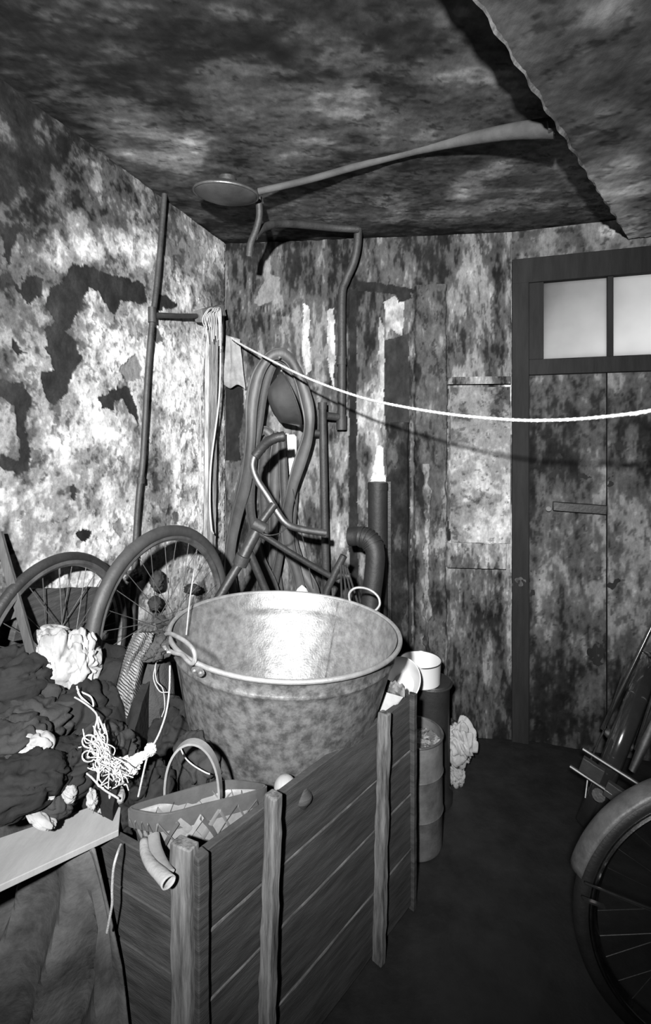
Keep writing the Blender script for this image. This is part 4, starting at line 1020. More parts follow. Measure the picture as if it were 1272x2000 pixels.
MB().tube([TM @ Vector((TR*math.cos(a)*1.0, TR*math.sin(a), TH)) for a in [2*math.pi*i/120 for i in range(120)]], .0068, 12, closed=True).build('rim', M_zinc_rim, tub)
# seam
MB().tube([TM @ Vector(((trad(z)-.0075)*math.cos(1.05), (trad(z)-.0075)*math.sin(1.05), z)) for z in [.03+.3*i/10 for i in range(11)]], .0028, 6).build('seam', M_zinc, tub)
h1 = [P(322,1240,1.470), P(318,1254,1.455), P(324,1266,1.425), P(340,1275,1.385), P(356,1279,1.355), P(366,1290,1.325), P(376,1296,1.31), P(381,1284,1.305), P(377,1268,1.31), P(364,1254,1.345), P(346,1243,1.39), P(331,1237,1.44)]
hp = smooth_path(h1 + [h1[0]], 4)[:-1]
MB().tube(hp, .0056, 12, closed=True).build('handle', M_zinc_rim, tub)
h2 = [P(690,1184,1.880), P(683,1172,1.885), P(683,1158,1.885), P(693,1149,1.88), P(709,1148,1.875), P(726,1154,1.86), P(739,1166,1.85), P(742,1180,1.84), P(736,1190,1.83), P(728,1195,1.825)]
MB().tube(smooth_path(h2, 4), .0046, 10).build('handle', M_zinc_rim, tub)
# riveted ears under the handles
for (px, py, Y) in ((388, 1303, 1.300), (330, 1262, 1.41)):
    c = P(px, py+8, Y); rd_ = (c - TM @ Vector((0,0,.28))); rd_.z = 0; rd_.normalize(); td = Vector((-rd_.y, rd_.x, 0))
    M_ = MB()
    ring = []
    for k in range(14):
        a = 2*math.pi*k/14; ring.append(c + td*math.cos(a)*.022 + UP*math.sin(a)*.012 - td*0)
    ear_ = M_.prism(ring, rd_, .004).build('handle_ear', M_zinc, tub)
    for s_ in (-.011, .011):
        q = c + td*s_ + rd_*.004
        MB().tube([q, q+rd_*.004], [.004,.0025], 8).build('rivet', M_zinc_rim, ear_)

# ------------------------------------------------------------------ pale board across the near end
bd = MB(); zt = .622
q = [Z(232,1628,zt), Z(236,1583,zt), Z(200,1574,zt), Z(0,1643,zt), Z(-110,1682,zt), Z(-150,1812,zt), Z(0,1737,zt)]
q = [Vector((a.x, a.y, zt-.006)) for a in q]
top = bd.prism(q, UP, .014)
tag(bd.build('pale_board', M_plank, smooth=False, bevel=.0015), 'pale sawn board lying across the near end of the crate', 'board')

# ------------------------------------------------------------------ splint basket with hoop handle
bk = thing('splint_basket', 'flat banded wooden basket with a tall hoop handle in the crate corner', 'basket', (-.28, 1.13, .57))
zr = .682
L0 = Z(234,1580,zr); L1 = Z(312,1597,zr); R1 = Z(540,1536,zr); R0 = Z(440,1521,zr)
BCn = (L0+L1+R1+R0)/4
bu = ((R1-L1) + (R0-L0)).normalized(); bv = Vector((-bu.y, bu.x, 0))
corn = [L1, R1, R0, L0]
def rrect(sc, z, n_=80, pw_=5.0, extra=0.0):
    out = []
    for i in range(n_):
        a = 2*math.pi*i/n_; ca, sa = math.cos(a), math.sin(a)
        k = (abs(ca)**pw_ + abs(sa)**pw_)**(-1/pw_)
        x = (k*ca+1)/2; y = (k*sa+1)/2
        p0 = L1.lerp(R1, x); p1 = L0.lerp(R0, x)
        q_ = p0.lerp(p1, y); q_ = BCn + (q_-BCn)*sc; q_ += (q_-BCn).normalized()*extra
        out.append(Vector((q_.x, q_.y, z)))
    return out
DEP = .108
def ring_band(name, z0, z1, s0, s1, mtl, th, parent):
    a = rrect(s0, z0, extra=0); b_ = rrect(s1, z1); c = rrect(s1, z1, extra=-th); d = rrect(s0, z0, extra=-th)
    rows = [a, b_, c, d, a]
    return MB().sheet(rows, closed=True).build(name, mtl, parent)
ring_band('rim_band', zr-.036, zr, .99, 1.0, M_splint, .004, bk)
ring_band('inner_rim', zr-.028, zr+.003, .965, .975, M_splint, .004, bk)
body = [rrect(.955 - .22*t, zr - .012 - DEP*.93*t) for t in (0,.2,.4,.6,.8,1.0)]
bm_ = MB(); bm_.sheet(body, closed=True); bm_.build('basket_wall', M_splint_p, bk, solid=.002)
bt = MB(); bt.prism(rrect(.735, zr-.012-DEP*.93), UP, .004); bt.build('basket_bottom', M_splint, bk)
def bpt(i, t): 
    r0 = rrect(.955-.22*t, zr-.012-DEP*.93*t, extra=.0025 + .0008)
    f = i % 80; a0 = int(f); fr = f-a0
    return r0[a0].lerp(r0[(a0+1) % 80], fr)
for k in range(20):
    for sgn in (1, -1):
        path = [bpt((k*4 + sgn*6*t) % 80, .06+.9*t) for t in (0,.25,.5,.75,1)]
        nrm_ = (path[2]-BCn); nrm_.z = 0
        MB().tube(path, .0085, 6, flat=.12, face=nrm_.normalized()).build('splint', M_splint if (k+sgn) % 3 == 0 else M_splint_p, bk)
f1 = Z(430,1562,zr-.01); f0 = Z(325,1556,zr-.01)
mid = (f0+f1)/2; hh = .128
hp = []
for i in range(25):
    a = math.pi*i/24
    q_ = f0.lerp(f1, (1-math.cos(a))/2); q_ = q_ + UP*(hh*math.sin(a)**.8)
    hp.append(q_)
hd = (f1-f0).normalized(); side = hd.cross(UP).normalized()
hb = MB(); rows = []
for i, q_ in enumerate(hp):
    t = (hp[min(i+1,24)] - hp[max(i-1,0)]).normalized(); inn = t.cross(side).normalized()
    rows.append([q_ + side*.011 + inn*.002, q_ - side*.011 + inn*.002, q_ - side*.011 - inn*.003, q_ + side*.011 - inn*.003])
hb.sheet(rows, closed=True); hoop_ = hb.build('hoop_handle', M_splint_p, bk)
for q_, s in ((f0, 1), (f1, -1)):
    MB().tube([q_ + hd*s*.004 - UP*.012 - side*.006, q_ + hd*s*-.003 - UP*.012 - side*.006], .004, 8).build('handle_nail', M_rim, hoop_)
# curled strip of pale stuff hanging over the end board
ct = thing('curled_tube', 'bent pale leather tube poking over the crate end by the corner post', 'tube', P(300,1690,1.06))
pp = smooth_path([P(281,1640,1.085), P(284,1665,1.055), P(297,1690,1.015), P(315,1708,.985), P(330,1724,.965)], 5)
n_ = len(pp); MB().tube(pp, [.0075 + .0065*(i/n_) for i in range(n_)], 18, caps=False, flat=.75).build('sleeve', M_rag_g, ct, solid=.0025)
pp2 = smooth_path([P(300,1630,1.09), P(304,1655,1.06), P(316,1685,1.02), P(330,1705,.99)], 5)
MB().tube(pp2, [.012]*len(pp2), 12, flat=.4).build('flap', M_splint_p, ct)

# pale wooden ball by the second post
bl = MB().lathe([(.0275*math.sin(math.pi*i/16), -.0275*math.cos(math.pi*i/16)) for i in range(17)], 24, Matrix.Translation(P(557,1537,1.262)))
tag(bl.build('wooden_ball', M_plank), 'round pale wooden ball on the crate edge beside the second post', 'ball')
bl = MB().lathe([(.026*math.sin(math.pi*i/16)*(1+.1*math.sin(i)), -.030*math.cos(math.pi*i/16)) for i in range(17)], 24, Matrix.Translation(P(588,1556,1.262)))
tag(bl.build('grey_ball', M_crate), 'dark round lump right of the pale wooden ball', 'ball')

# rope end hanging over the crate end
tw_ = MB(); rp = smooth_path([P(236,1650,1.085), P(229,1668,1.055), P(222,1695,1.045), P(219,1735,1.045), P(219,1765,1.045), P(214,1795,1.045), P(209,1821,1.045)], 8)
tw_.tube(rp, .0026, 8)
tag(tw_.build('rope_end', M_cord), 'short grey rope end hanging over the front of the crate', 'rope')

# ------------------------------------------------------------------ heaped rags
def noise3(p, s): return float(fbm(np.array([p[0]*s + p[2]*.7*s]), np.array([p[1]*s - p[2]*.9*s]), 13, 3)[0])
def lump(name, c, rad, seed, material, label, cat, fold=.28, freq=3.0, rot=0.0, sub=5, squash=.0, kind=None, group=None, tiltx=0.0):
    """A crumpled bundle of cloth: an egg with sharp creases and soft bulges."""
    bm = bmesh.new(); bmesh.ops.create_icosphere(bm, subdivisions=sub, radius=1.0)
    co = np.array([v.co[:] for v in bm.verts])
    X, Y_, Z_ = co[:,0], co[:,1], co[:,2]
    # cloth gathers into rounded puffs parted by sharp creases
    wx = .35*fbm(X*1.3+seed, Z_*1.3, seed+3, 2); wy = .35*fbm(Y_*1.3, X*1.3+seed, seed+4, 2)
    a = fbm((X+wx)*freq*.62 + Z_*freq*.35 + seed, (Y_+wy)*freq*.5 - Z_*freq*.5, seed, 2, .4)
    b_ = fbm((Y_+wy)*freq*.7 + seed*3, (Z_+wx)*freq*.8 + X*freq*.4, seed+9, 2, .4)
    c_ = np.abs(np.sin((X*1.3 + Z_*2.1 + wx*4)*freq*1.1 + seed))
    d = 1 + fold*(np.minimum(np.abs(a)*2.2, 1)*.6 + np.minimum(np.abs(b_)*2.2, 1)*.45 + c_**.6*.22 - .62)
    co = co*d[:,None]
    if squash: co[:,2] = np.where(co[:,2] < -squash, -squash + (co[:,2]+squash)*.15, co[:,2])
    co = co*np.array(rad)
    R3 = Matrix.Rotation(rot, 3, 'Z') @ Matrix.Rotation(tiltx, 3, 'Y')
    co = co @ np.array(R3).T
    for v, q_ in zip(bm.verts, co): v.co = q_
    me = bpy.data.meshes.new(name); bm.to_mesh(me); bm.free()
    me.polygons.foreach_set('use_smooth', [True]*len(me.polygons)); me.materials.append(material)
    o = bpy.data.objects.new(name, me); COL.objects.link(o); o.location = c; ORG[o.name] = Vector(c)
    return tag(o, label, cat, group, kind)
# big heap down to the floor
hx, hy = 90, 110
rows = []
xs, ys = np.meshgrid(np.linspace(-1.02, -.34, hx), np.linspace(.98, 2.02, hy))
wallx = -.523 - .309*(2.67-ys)
xs2 = wallx + .035 + (xs - xs[:, :1])/(xs[:, -1:] - xs[:, :1])*(np.interp(ys[:, :1], [.98,1.2,1.6,2.02], [-.50,-.52,-.50,-.48]) - wallx - .035)
for _ in range(3):
    st_ = 1.165 + .54*(-.5 - xs2)
    Y2 = st_ + (ys-.98)/1.04*(2.02-st_)
    wx2 = -.523 - .309*(2.67-Y2) + .035
    xs2 = wx2 + (xs - xs[:, :1])/(xs[:, -1:] - xs[:, :1])*(np.interp(ys[:, :1], [.98,1.2,1.6,2.02], [-.48,-.50,-.50,-.48]) - wx2)
ys = Y2
hz = .585 + .62*np.clip(ys-1.08, 0, .40) - .30*np.clip(xs2+.74, 0, 1)*np.clip((ys-1.1)*3,0,1) - .55*np.clip(ys-1.58, 0, 1)
wx_ = .05*fbm(xs2*6, ys*6, 31, 2); cre = fbm((xs2+wx_)*8, (ys+wx_)*7, 33, 2, .4); cr2 = fbm((ys+wx_)*15, (xs2-wx_)*13, 37, 2, .4)
hz = hz - .02 + .055*np.minimum(np.abs(cre)*2, 1) + .018*np.minimum(np.abs(cr2)*2, 1)
for j in range(hy): rows.append([(xs2[j,i], ys[j,i], hz[j,i]) for i in range(hx)])
heap = MB().sheet(rows)
per = [rows[0][i] for i in range(hx)] + [rows[j][-1] for j in range(1,hy)] + [rows[-1][i] for i in range(hx-2,-1,-1)] + [rows[j][0] for j in range(hy-2,0,-1)]
cx_, cy_ = xs2.mean(), ys.mean()
def out_of_crate(p_, z_):
    q_ = Vector(p_); q_.z = z_
    s_ = (q_ - CA - CE*WID).dot(CN)            # how far inside the far side board
    if s_ > -.03: q_ = q_ - CN*(s_ + .03)
    return q_
sk = [[Vector(p_) for p_ in per], [Vector((p_[0], p_[1], min(p_[2], .575))) for p_ in per], [out_of_crate(p_, .53) for p_ in per], [out_of_crate(p_, 0) for p_ in per]]
heap.sheet(sk, closed=True)
tag(heap.build('rag_heap', M_rag_d), 'great dark heap of old rags between the left wall and the crate', 'rags', kind='stuff')
S = [
 ('cloth_bundle', (25,1330), 1.36, (.10,.08,.07), 2, M_rag_d, 'black crumpled garment at the left edge under the wooden lath', 0),
 ('cloth_bundle', (60,1400), 1.30, (.09,.08,.06), 3, M_rag_d2, 'dark garment just above the small grey rag', 0),
 ('cloth_bundle', (150,1400), 1.38, (.085,.08,.075), 4, M_rag_d, 'dark round bundle below the pale bundled cloth', 0),
 ('cloth_bundle', (200,1470), 1.30, (.075,.07,.06), 5, M_rag_d2, 'dark cloth lump behind the tangle of white twine', 0),
 ('cloth_bundle', (130,1500), 1.20, (.065,.06,.05), 6, M_rag_d, 'black cloth lump left of the looped twine', 0),
 ('cloth_bundle', (35,1530), 1.10, (.085,.06,.05), 7, M_rag_d, 'dark ribbed cloth at the left edge above the pale board', 0),
 ('cloth_bundle', (108,1560), 1.14, (.038,.04,.032), 8, M_rag_d2, 'small rounded dark pouch just above the pale board', 0),
 ('cloth_bundle', (30,1450), 1.18, (.06,.06,.045), 9, M_rag_d2, 'dark rag lying left of the small grey rag', 0),
 ('cloth_bundle', (290,1530), 1.28, (.05,.05,.05), 10, M_rag_d, 'dark cloth tucked behind the basket handle at its left', 0),
 ('cloth_bundle', (385,1490), 1.36, (.06,.05,.065), 12, M_rag_d2, 'dark cloth seen through the hoop of the basket', 0),
 ('cloth_bundle', (230,1590), 1.22, (.06,.05,.04), 14, M_rag_d, 'black cloth just behind the right end of the pale board', 0),
 ('cloth_bundle', (330,1440), 1.50, (.06,.07,.09), 15, M_rag_d, 'dark cloth wedged between the sack and the tub', 0),
]
for nm, (px, py), Y, rad, sd, m_, lab, r_ in S:
    lump(nm, P(px, py, Y), rad, sd, m_, lab, 'rags', fold=.5, freq=2.6, rot=sd, group='dark crumpled clothes on the heap')
lump('cloth_bundle', P(106,1302,1.42), (.052,.05,.088), 21, M_rag_w, 'pale bundled cloth, the left and larger lump, in front of the thin wheel', 'rags', fold=.42, freq=2.6)
lump('cloth_bundle', P(112,1250,1.46), (.055,.04,.030), 22, M_rag_w, 'rolled pale cloth lying on top of the pale bundle', 'rags', fold=.35, freq=2.2, tiltx=.4)
lump('cloth_bundle', P(158,1298,1.44), (.040,.04,.075), 23, M_rag_w, 'pale crumpled cloth, the right lump beside the thick tyre', 'rags', fold=.65, freq=3.2)
lump('cloth_scrap', P(64,1461,1.16), (.030,.022,.024), 24, M_rag_g, 'small grey rag lying on the dark clothes at the left', 'rags', fold=.95, freq=1.7, rot=.3)
lump('cloth_scrap', P(88,1520,1.12), (.015,.012,.020), 25, M_rag_w, 'scrap of white cloth above the small dark pouch', 'rags', fold=.95, freq=1.7)
lump('cloth_scrap', P(92,1547,1.11), (.018,.012,.010), 26, M_rag_g, 'grey cloth scrap just under the white scrap', 'rags', fold=.95, freq=1.7)
lump('cloth_scrap', P(135,1550,1.13), (.011,.010,.014), 27, M_rag_g, 'tiny grey scrap left of the small upright white one', 'rags', fold=.95, freq=1.7)
lump('cloth_scrap', P(180,1562,1.14), (.009,.008,.018), 28, M_rag_w, 'tiny upright white scrap just above the board', 'rags', fold=.95, freq=1.7)
lump('cloth_scrap', P(80,1600,1.085), (.024,.012,.008), 29, M_rag_w, 'thin white strip of cloth on the upper edge of the board', 'rags', fold=.95, freq=1.7, tiltx=.5)
lump('cloth_scrap', P(214,1560,1.2), (.022,.02,.02), 30, M_rag_g, 'grey knotted scrap where the twine ends by the board', 'rags', fold=.95, freq=1.7)
# sack with a knitted cloth over its left side
lump('stuffed_sack', P(292,1375,1.52), (.072,.07,.165), 31, M_sack, 'dark stuffed sack standing between the thick wheel and the tub', 'sack', fold=.16, freq=1.6, sub=5)
kc = []
poly_l = [(262,1236),(250,1262),(238,1300),(226,1345),(222,1385),(226,1420),(238,1444),(254,1456)]
poly_r = [(300,1236),(297,1262),(282,1290),(276,1330),(274,1372),(272,1405),(269,1435),(267,1457)]
for j in range(29):
    t = j/28*7; a = min(int(t), 6); f = t-a
    l_ = (poly_l[a][0]*(1-f)+poly_l[a+1][0]*f, poly_l[a][1]*(1-f)+poly_l[a+1][1]*f); r_ = (poly_r[a][0]*(1-f)+poly_r[a+1][0]*f, poly_r[a][1]*(1-f)+poly_r[a+1][1]*f)
    row = []
    for i in range(17):
        s = i/16; x = l_[0]*(1-s)+r_[0]*s; y = l_[1]*(1-s)+r_[1]*s
        row.append(P(x, y, 1.405 + .035*(abs(s-.55)*2)**2 + .010*math.sin(s*11+j*.25) + .004*math.sin(j*.9+i)))
    kc.append(row)
tag(MB().sheet(kc).build('knitted_cloth', M_burlap, recalc=False, solid=.004), 'ribbed knitted cloth draped down the left side of the dark sack', 'cloth')
lump('sack_neck', P(300,1262,1.46), (.05,.045,.032), 33, M_sack, 'gathered dark neck of cloth on top of the stuffed sack', 'cloth', fold=.45, freq=3.2)

# draped sheet over the near left end of the crate
ts_, ss_ = np.meshgrid(np.arange(50)/49, np.arange(70)/69, indexing='ij')
NF = 1 - 2.2*np.abs(fbm(ss_*5 + ts_*1.6, ts_*1.8 - ss_, 91, 3, .5))
rows = []
for j in range(50):
    t = j/49; row = []
    for i in range(70):
        s = i/69; px_top = -120 + 290*s
        o = CA + CE*(1.05 - .80*s - .08*t*s*s) + CEN*(.050 + .045*t*(1-s) + .012*t)
        zz = .615*(1-t) + .0*t
        g1 = .84 - .26*t**.7; g2 = .95 - .22*t**.7 + .03*math.sin(t*5)
        f = .014*math.sin(s*11 + 1.4*math.sin(t*2.2)) + .050*math.exp(-((s-g1)/.035)**2) - .055*math.exp(-((s-g1+.07)/.03)**2) + .045*math.exp(-((s-g2)/.03)**2) - .050*math.exp(-((s-g2-.05)/.025)**2) + .006*math.sin(s*31+t*5) + .006*math.sin(t*17+s*9)
        f += .016*float(NF[j, i])
        f = max(f, -.042) * (1.0 if s < .93 else max(0., (1-s)/.07)) - (.035 if s > .97 else 0)
        q_ = o + CEN*(f*(.25+.9*min(1, t*2.5))) + UP*zz + CE*(-.05*t*s)
        row.append(q_)
    rows.append(row)
M_drape = mat('dusty_drape', .13, .95, vary=.75, scale=7, bump=.6, bscale=80)
tag(MB().sheet(rows).build('draped_cloth', M_drape, recalc=False, solid=.004), 'dark dusty cloth hanging in folds under the pale board at lower left', 'cloth')

# ------------------------------------------------------------------ tangle of twine
def tangle():
    r = random.Random(9); mb = MB()
    for k in range(26):
        a = Vector((r.uniform(165,215), r.uniform(1420,1500), 0)); b_ = Vector((r.uniform(200,262), r.uniform(1490,1556), 0))
        m_ = []
        for i in range(7):
            t = i/6; q_ = a.lerp(b_, t); Yv = 1.20 - .06*t + r.uniform(-.015,.015)
            m_.append(P(q_.x + r.uniform(-14,14), q_.y + r.uniform(-12,12), Yv - .025))
        mb.tube(smooth_path(m_, 4), .0013, 5)
    for k in range(9):
        cx, cy = r.uniform(168,205), r.uniform(1445,1490); rr_ = r.uniform(6,15)
        mb.tube([P(cx+rr_*math.cos(t), cy+rr_*.9*math.sin(t), 1.17+.01*math.sin(t*2)) for t in [q*.45 for q in range(15)]], .0019, 5)
    return mb
tag(tangle().build('twine_tangle', M_string), 'snarled tangle of white twine on the dark rags left of the basket', 'string')
twine('twine_loop', [[P(x, y, Y) for x, y, Y in ((232,1560,1.17),(200,1540,1.17),(175,1515,1.17),(148,1495,1.18),(139,1475,1.19),(146,1462,1.20),(168,1458,1.20),(186,1448,1.21),(185,1425,1.23),(190,1400,1.25),(180,1385,1.27),(160,1370,1.29),(146,1362,1.31))]], .0022, M_cord, 'open loop of grey twine left of the white tangle')
twine('twine_strand', [[P(x, y, 1.22) for x, y in ((190,1402),(196,1440),(203,1480),(212,1505),(228,1525))], [P(x, y, 1.225) for x, y in ((192,1400),(205,1430),(216,1465),(220,1495),(218,1510))]], .0023, M_string, 'two straight white strands running down into the tangle')
twine('twine_strand', [[P(x, y, Y) for x, y, Y in ((150,1345,1.36),(160,1352,1.34),(178,1362,1.32),(182,1380,1.31),(170,1374,1.31),(158,1362,1.32),(152,1352,1.33))], [P(x, y, 1.31) for x, y in ((150,1340),(156,1358),(170,1372),(184,1386))]], .0021, M_string, 'knotted white twine just below the pale bundled cloth')
lump('twine_knot', P(248,1498,1.175), (.020,.015,.017), 41, M_string, 'fluffy white knot of twine at the right of the tangle', 'string', fold=.9, freq=4)
lump('twine_knot', P(268,1484,1.18), (.022,.010,.009), 42, M_string, 'stretched white wad of twine between the two knots', 'string', fold=.8, freq=4, tiltx=-.5)
lump('twine_knot', P(294,1464,1.19), (.010,.009,.011), 43, M_string, 'small white knot on the long cord beside the tub', 'string', fold=.7, freq=4)
twine('long_cord', [[P(x, y, Y) for x, y, Y in ((332,1300,1.30),(331,1345,1.27),(325,1390,1.24),(312,1430,1.21),(298,1458,1.19),(288,1478,1.18),(280,1510,1.17),(270,1556,1.16))]], .0022, M_cord, 'long cord hanging from the tub handle down to the basket')
twine('loose_twine', [[P(x, y, Y) for x, y, Y in ((352,1460,1.30),(362,1480,1.28),(378,1495,1.27),(400,1508,1.26),(410,1512,1.26))]], .0018, M_cord, 'thin loose cord behind the hoop of the basket')
twine('loose_twine', [[P(x, y, Y) for x, y, Y in ((303,1300,1.43),(306,1330,1.43),(318,1345,1.43),(322,1380,1.42),(316,1400,1.42))], [P(305,1295,1.43), P(300,1325,1.43), P(312,1350,1.42), P(328,1352,1.41)]], .0014, M_cord, 'frayed grey threads on the right side of the stuffed sack')

# ------------------------------------------------------------------ lath cross and weathered board at the left
lt = thing('wooden_cross_lath', 'two old laths nailed in a cross, leaning at the left edge', 'lath', P(80,1345,1.36))
MB().beam(P(-4,1040,1.405), P(80,1342,1.37), .022, .012, up=(0,-1,0), jit=.0008, n=10).build('lath', M_lath, lt, bevel=.001)
MB().beam(P(-40,1228,1.41), P(36,1194,1.41), .024, .012, up=(0,-1,0), jit=.0008, n=6).build('lath', M_lath, lt, bevel=.001)
wb2 = MB(); o_ = W('L', 150, 1200, .02)
wb2.beam(W('L', 30, 1200, .03), W('L', 232, 1185, .03), .14, .02, up=NL, jit=.0025, n=16)
tag(wb2.build('weathered_board', M_crate, bevel=.003), 'weathered grey board against the wall seen through the thin wheel', 'board')
# dead leaves and bits seen through the thick wheel
for i, (px, py, rx, rz, lab) in enumerate(((262,1125,.045,.022,'dark crumpled leaf high behind the thick wheel'), (306,1133,.040,.042,'dark torn cloth hanging behind the thick wheel spokes'), (303,1180,.035,.03,'curled dark scrap low behind the thick wheel'), (375,1150,.05,.02,'dark jagged scrap behind the right of the thick wheel'))):
    lump('wall_scrap', W('L', px, py, .03), (rx*.6, .02, rz*.8), 50+i, M_rag_d2 if i else M_lath, lab, 'scrap', fold=.7, freq=3, sub=4)

# ------------------------------------------------------------------ corner behind the crate: pans, stove, drum, paper
def Rz(d): return Matrix.Rotation(math.radians(d), 4, 'Z')
p2 = thing('enamel_pan', 'upright white enamel pan with a black edge on the black stove', 'pan', P(822,1332,2.10))
c = P(822,1331,2.10); M4 = Matrix.Translation(c)
MB().lathe([(0,0),(.074,0),(.078,.004),(.082,.085),(.084,.090),(.081,.090),(.076,.008),(0,.006)], 40, M4).build('bowl', M_enamel, p2)
MB().tube([M4 @ Vector((.0835*math.cos(a), .0835*math.sin(a), .09)) for a in [i*math.pi/20 for i in range(40)]], .0022, 8, closed=True).build('rim', M_blackrim, p2)
MB().beam(c + Vector((-.078,-.02,.082)), c + Vector((-.155,-.06,.088)), .022, .005, jit=.0003).build('handle', M_enamel, p2, bevel=.001)
st = thing('black_stove', 'round black iron stove under the upright enamel pan', 'stove', (P(843,1335,2.12).x, 2.12, 0))
sc_ = Vector((P(843,1338,2.12).x, 2.12, 0)); zt2 = c.z - .001
MB().lathe([(0,zt2),(.078,zt2),(.082,zt2-.006),(.082,zt2-.018),(.074,zt2-.022),(.072,.30),(.074,.05),(.085,.03),(.085,0)], 36, Matrix.Translation(sc_)).build('stove_body', M_black, st)
MB().tube([sc_ + Vector((.0825*math.cos(a), .0825*math.sin(a), zt2-.010)) for a in [i*math.pi/18 for i in range(36)]], .0035, 8, closed=True).build('top_ring', M_iron, st)
p1 = thing('enamel_bowl', 'tilted white enamel bowl leaning between the tub and the stove', 'bowl', P(775,1335,1.86))
ax = Vector((-.42, -.62, .66)).normalized(); c = P(779,1328,1.87)
Mq = Matrix.Translation(c) @ ax.to_track_quat('Z', 'Y').to_matrix().to_4x4()
MB().lathe([(0,-.055),(.045,-.053),(.062,-.035),(.074,-.01),(.080,0),(.083,.002),(.081,.003),(.072,-.008),(.059,-.032),(.042,-.049),(0,-.051)], 40, Mq).build('bowl', M_enamel, p1)
MB().tube([Mq @ Vector((.082*math.cos(a), .082*math.sin(a), .001)) for a in [i*math.pi/20 for i in range(40)]], .0022, 8, closed=True).build('rim', M_enamel, p1)
cdp = [P(731,1345,1.60), P(787,1361,1.605), P(772,1380,1.59), P(752,1394,1.57), P(735,1408,1.55), P(720,1420,1.54), P(706,1412,1.56)]
tag(MB().prism(cdp, (.3,-.9,.2), .004).build('cardboard_sheet', M_card, smooth=False), 'pale grey cardboard sheet stuck between the tub and crate side', 'cardboard')
rows = []
for j in range(5):
    row = []
    for i in range(13):
        t = i/12; x = 733 + 58*t; yt = 1338 - 14*math.sin(t*2.6)+10*t + (3*math.sin(i*2.1)); yb = 1346 + 16*t
        y = yt + (yb-yt)*j/4; row.append(P(x, y, 1.625 + .01*math.sin(i*1.7+j)))
    rows.append(row)
tag(MB().sheet(rows).build('torn_cardboard', M_card_d, solid=.003), 'torn dark edged strip of card lying in front of the tilted bowl', 'cardboard')
tag(MB().prism([P(709,1405,1.60),P(722,1416,1.57),P(712,1424,1.555),P(706,1428,1.55),P(704,1415,1.58)], (.3,-.9,.2), .004).build('cardboard_scrap', M_card, smooth=False), 'small pale card scrap below the cardboard sheet beside the tub', 'cardboard')
# drum filled with ash
dr = thing('ash_drum', 'grey metal drum full of rubble behind the far end of the crate', 'drum', (P(812,1450,1.90).x, 1.90, 0))
dc = Vector((P(808,1450,1.90).x, 1.90, 0)); zd = .40
MD4 = Matrix.Translation(dc) @ Matrix.Rotation(math.radians(0), 4, 'Y')
M_drum = mat('dull_drum_steel', .16, .6, .2, vary=.6, scale=9, bump=.3)
MB().lathe([(.102,0),(.105,.01),(.106,.13),(.109,.135),(.106,.14),(.106,.27),(.109,.275),(.106,.28),(.106,zd),(.101,zd),(.101,.05)], 48, MD4).build('drum_wall', M_drum, dr)
MB().tube([dc + Vector((.106*math.cos(a), .106*math.sin(a), zd)) for a in [i*math.pi/24 for i in range(48)]], .0045, 8, closed=True).build('rim', M_rim, dr)
rows = []
for j in range(16):
    r_ = .100*j/15
    rows.append([dc + Vector((r_*math.cos(a), r_*math.sin(a), zd-.035+.016*float(fbm(np.array([r_*math.cos(a)*26+3]), np.array([r_*math.sin(a)*26]), 5, 4)[0]))) for a in [i*math.pi/24 for i in range(48)]])
fl = MB().sheet(rows, closed=True).build('rubble', M_gravel, dr); fl['kind'] = 'stuff'
lump('crumpled_paper', P(900,1450,2.20), (.052,.04,.080), 61, M_paper, 'large crumpled ball of white paper on the floor behind the drum', 'paper', fold=.7, freq=2.0)
lump('paper_scrap', P(892,1512,2.20), (.028,.025,.045), 62, M_rag_g, 'grey crumpled scrap under the white paper', 'paper', fold=.6, freq=3)
lump('black_bag', P(884,1480,2.26), (.05,.04,.16), 63, M_black, 'black shapeless bag behind the crumpled paper', 'bag', fold=.2, freq=2)

# ------------------------------------------------------------------ near bicycle, rear wheel at the right edge
nb_ = thing('bicycle', 'near bicycle whose mudguard and wheel rim curve in at lower right', 'bicycle', (.95, 1.2, 0))
WC = Vector((.935, 1.20, .352)); WR = .338
M_mud = mat('dusty_mudguard', .15, .5, .2, vary=.5, scale=18, bump=.3)
M_rimc = mat('bright_steel_rim', .8, .2, 1.0, vary=.35, scale=24, bump=.08)
def bwheel(parent, WC, WR, d, up, tr=.019, rimm=None, sp_n=32):
    nrm = d.cross(up).normalized()
    cp2 = lambda r, a, off=0: WC + d*(r*math.cos(a)) + up*(r*math.sin(a)) + nrm*off
    MB().tube([cp2(WR-tr, 2*math.pi*i/84) for i in range(84)], tr, 14, closed=True).build('tyre', M_rubber, parent)
    rows = []
    ri = WR-2*tr
    for i in range(85):
        a = 2*math.pi*i/84; rows.append([cp2(ri+x, a, y) for x, y in ((.010,-.016),(.0,-.018),(-.008,-.012),(-.016,-.004),(-.016,.004),(-.008,.012),(0,.018),(.010,.016))])
    MB().sheet(rows, closed=True).build('rim', rimm or M_rimc, parent)
    for y_ in (-.017, .017):
        MB().tube([cp2(ri+.001, 2*math.pi*i/84, y_) for i in range(84)], .0045, 8, closed=True).build('rim_edge', rimm or M_rimc, parent)
    MB().tube([cp2(0,0,-.05), cp2(0,0,-.03), cp2(0,0,.03), cp2(0,0,.05)], [.012,.022,.022,.012], 16).build('hub', M_chrome, parent)
    for i in range(sp_n):
        a = 2*math.pi*i/sp_n; sd_ = 1 if i % 2 else -1
        MB().tube([cp2(.02, a+(.9 if (i//2) % 2 else -.9), sd_*.028), cp2(ri-.01, a, sd_*.002)], .001, 4, caps=False).build('spoke', M_iron, parent, recalc=False)
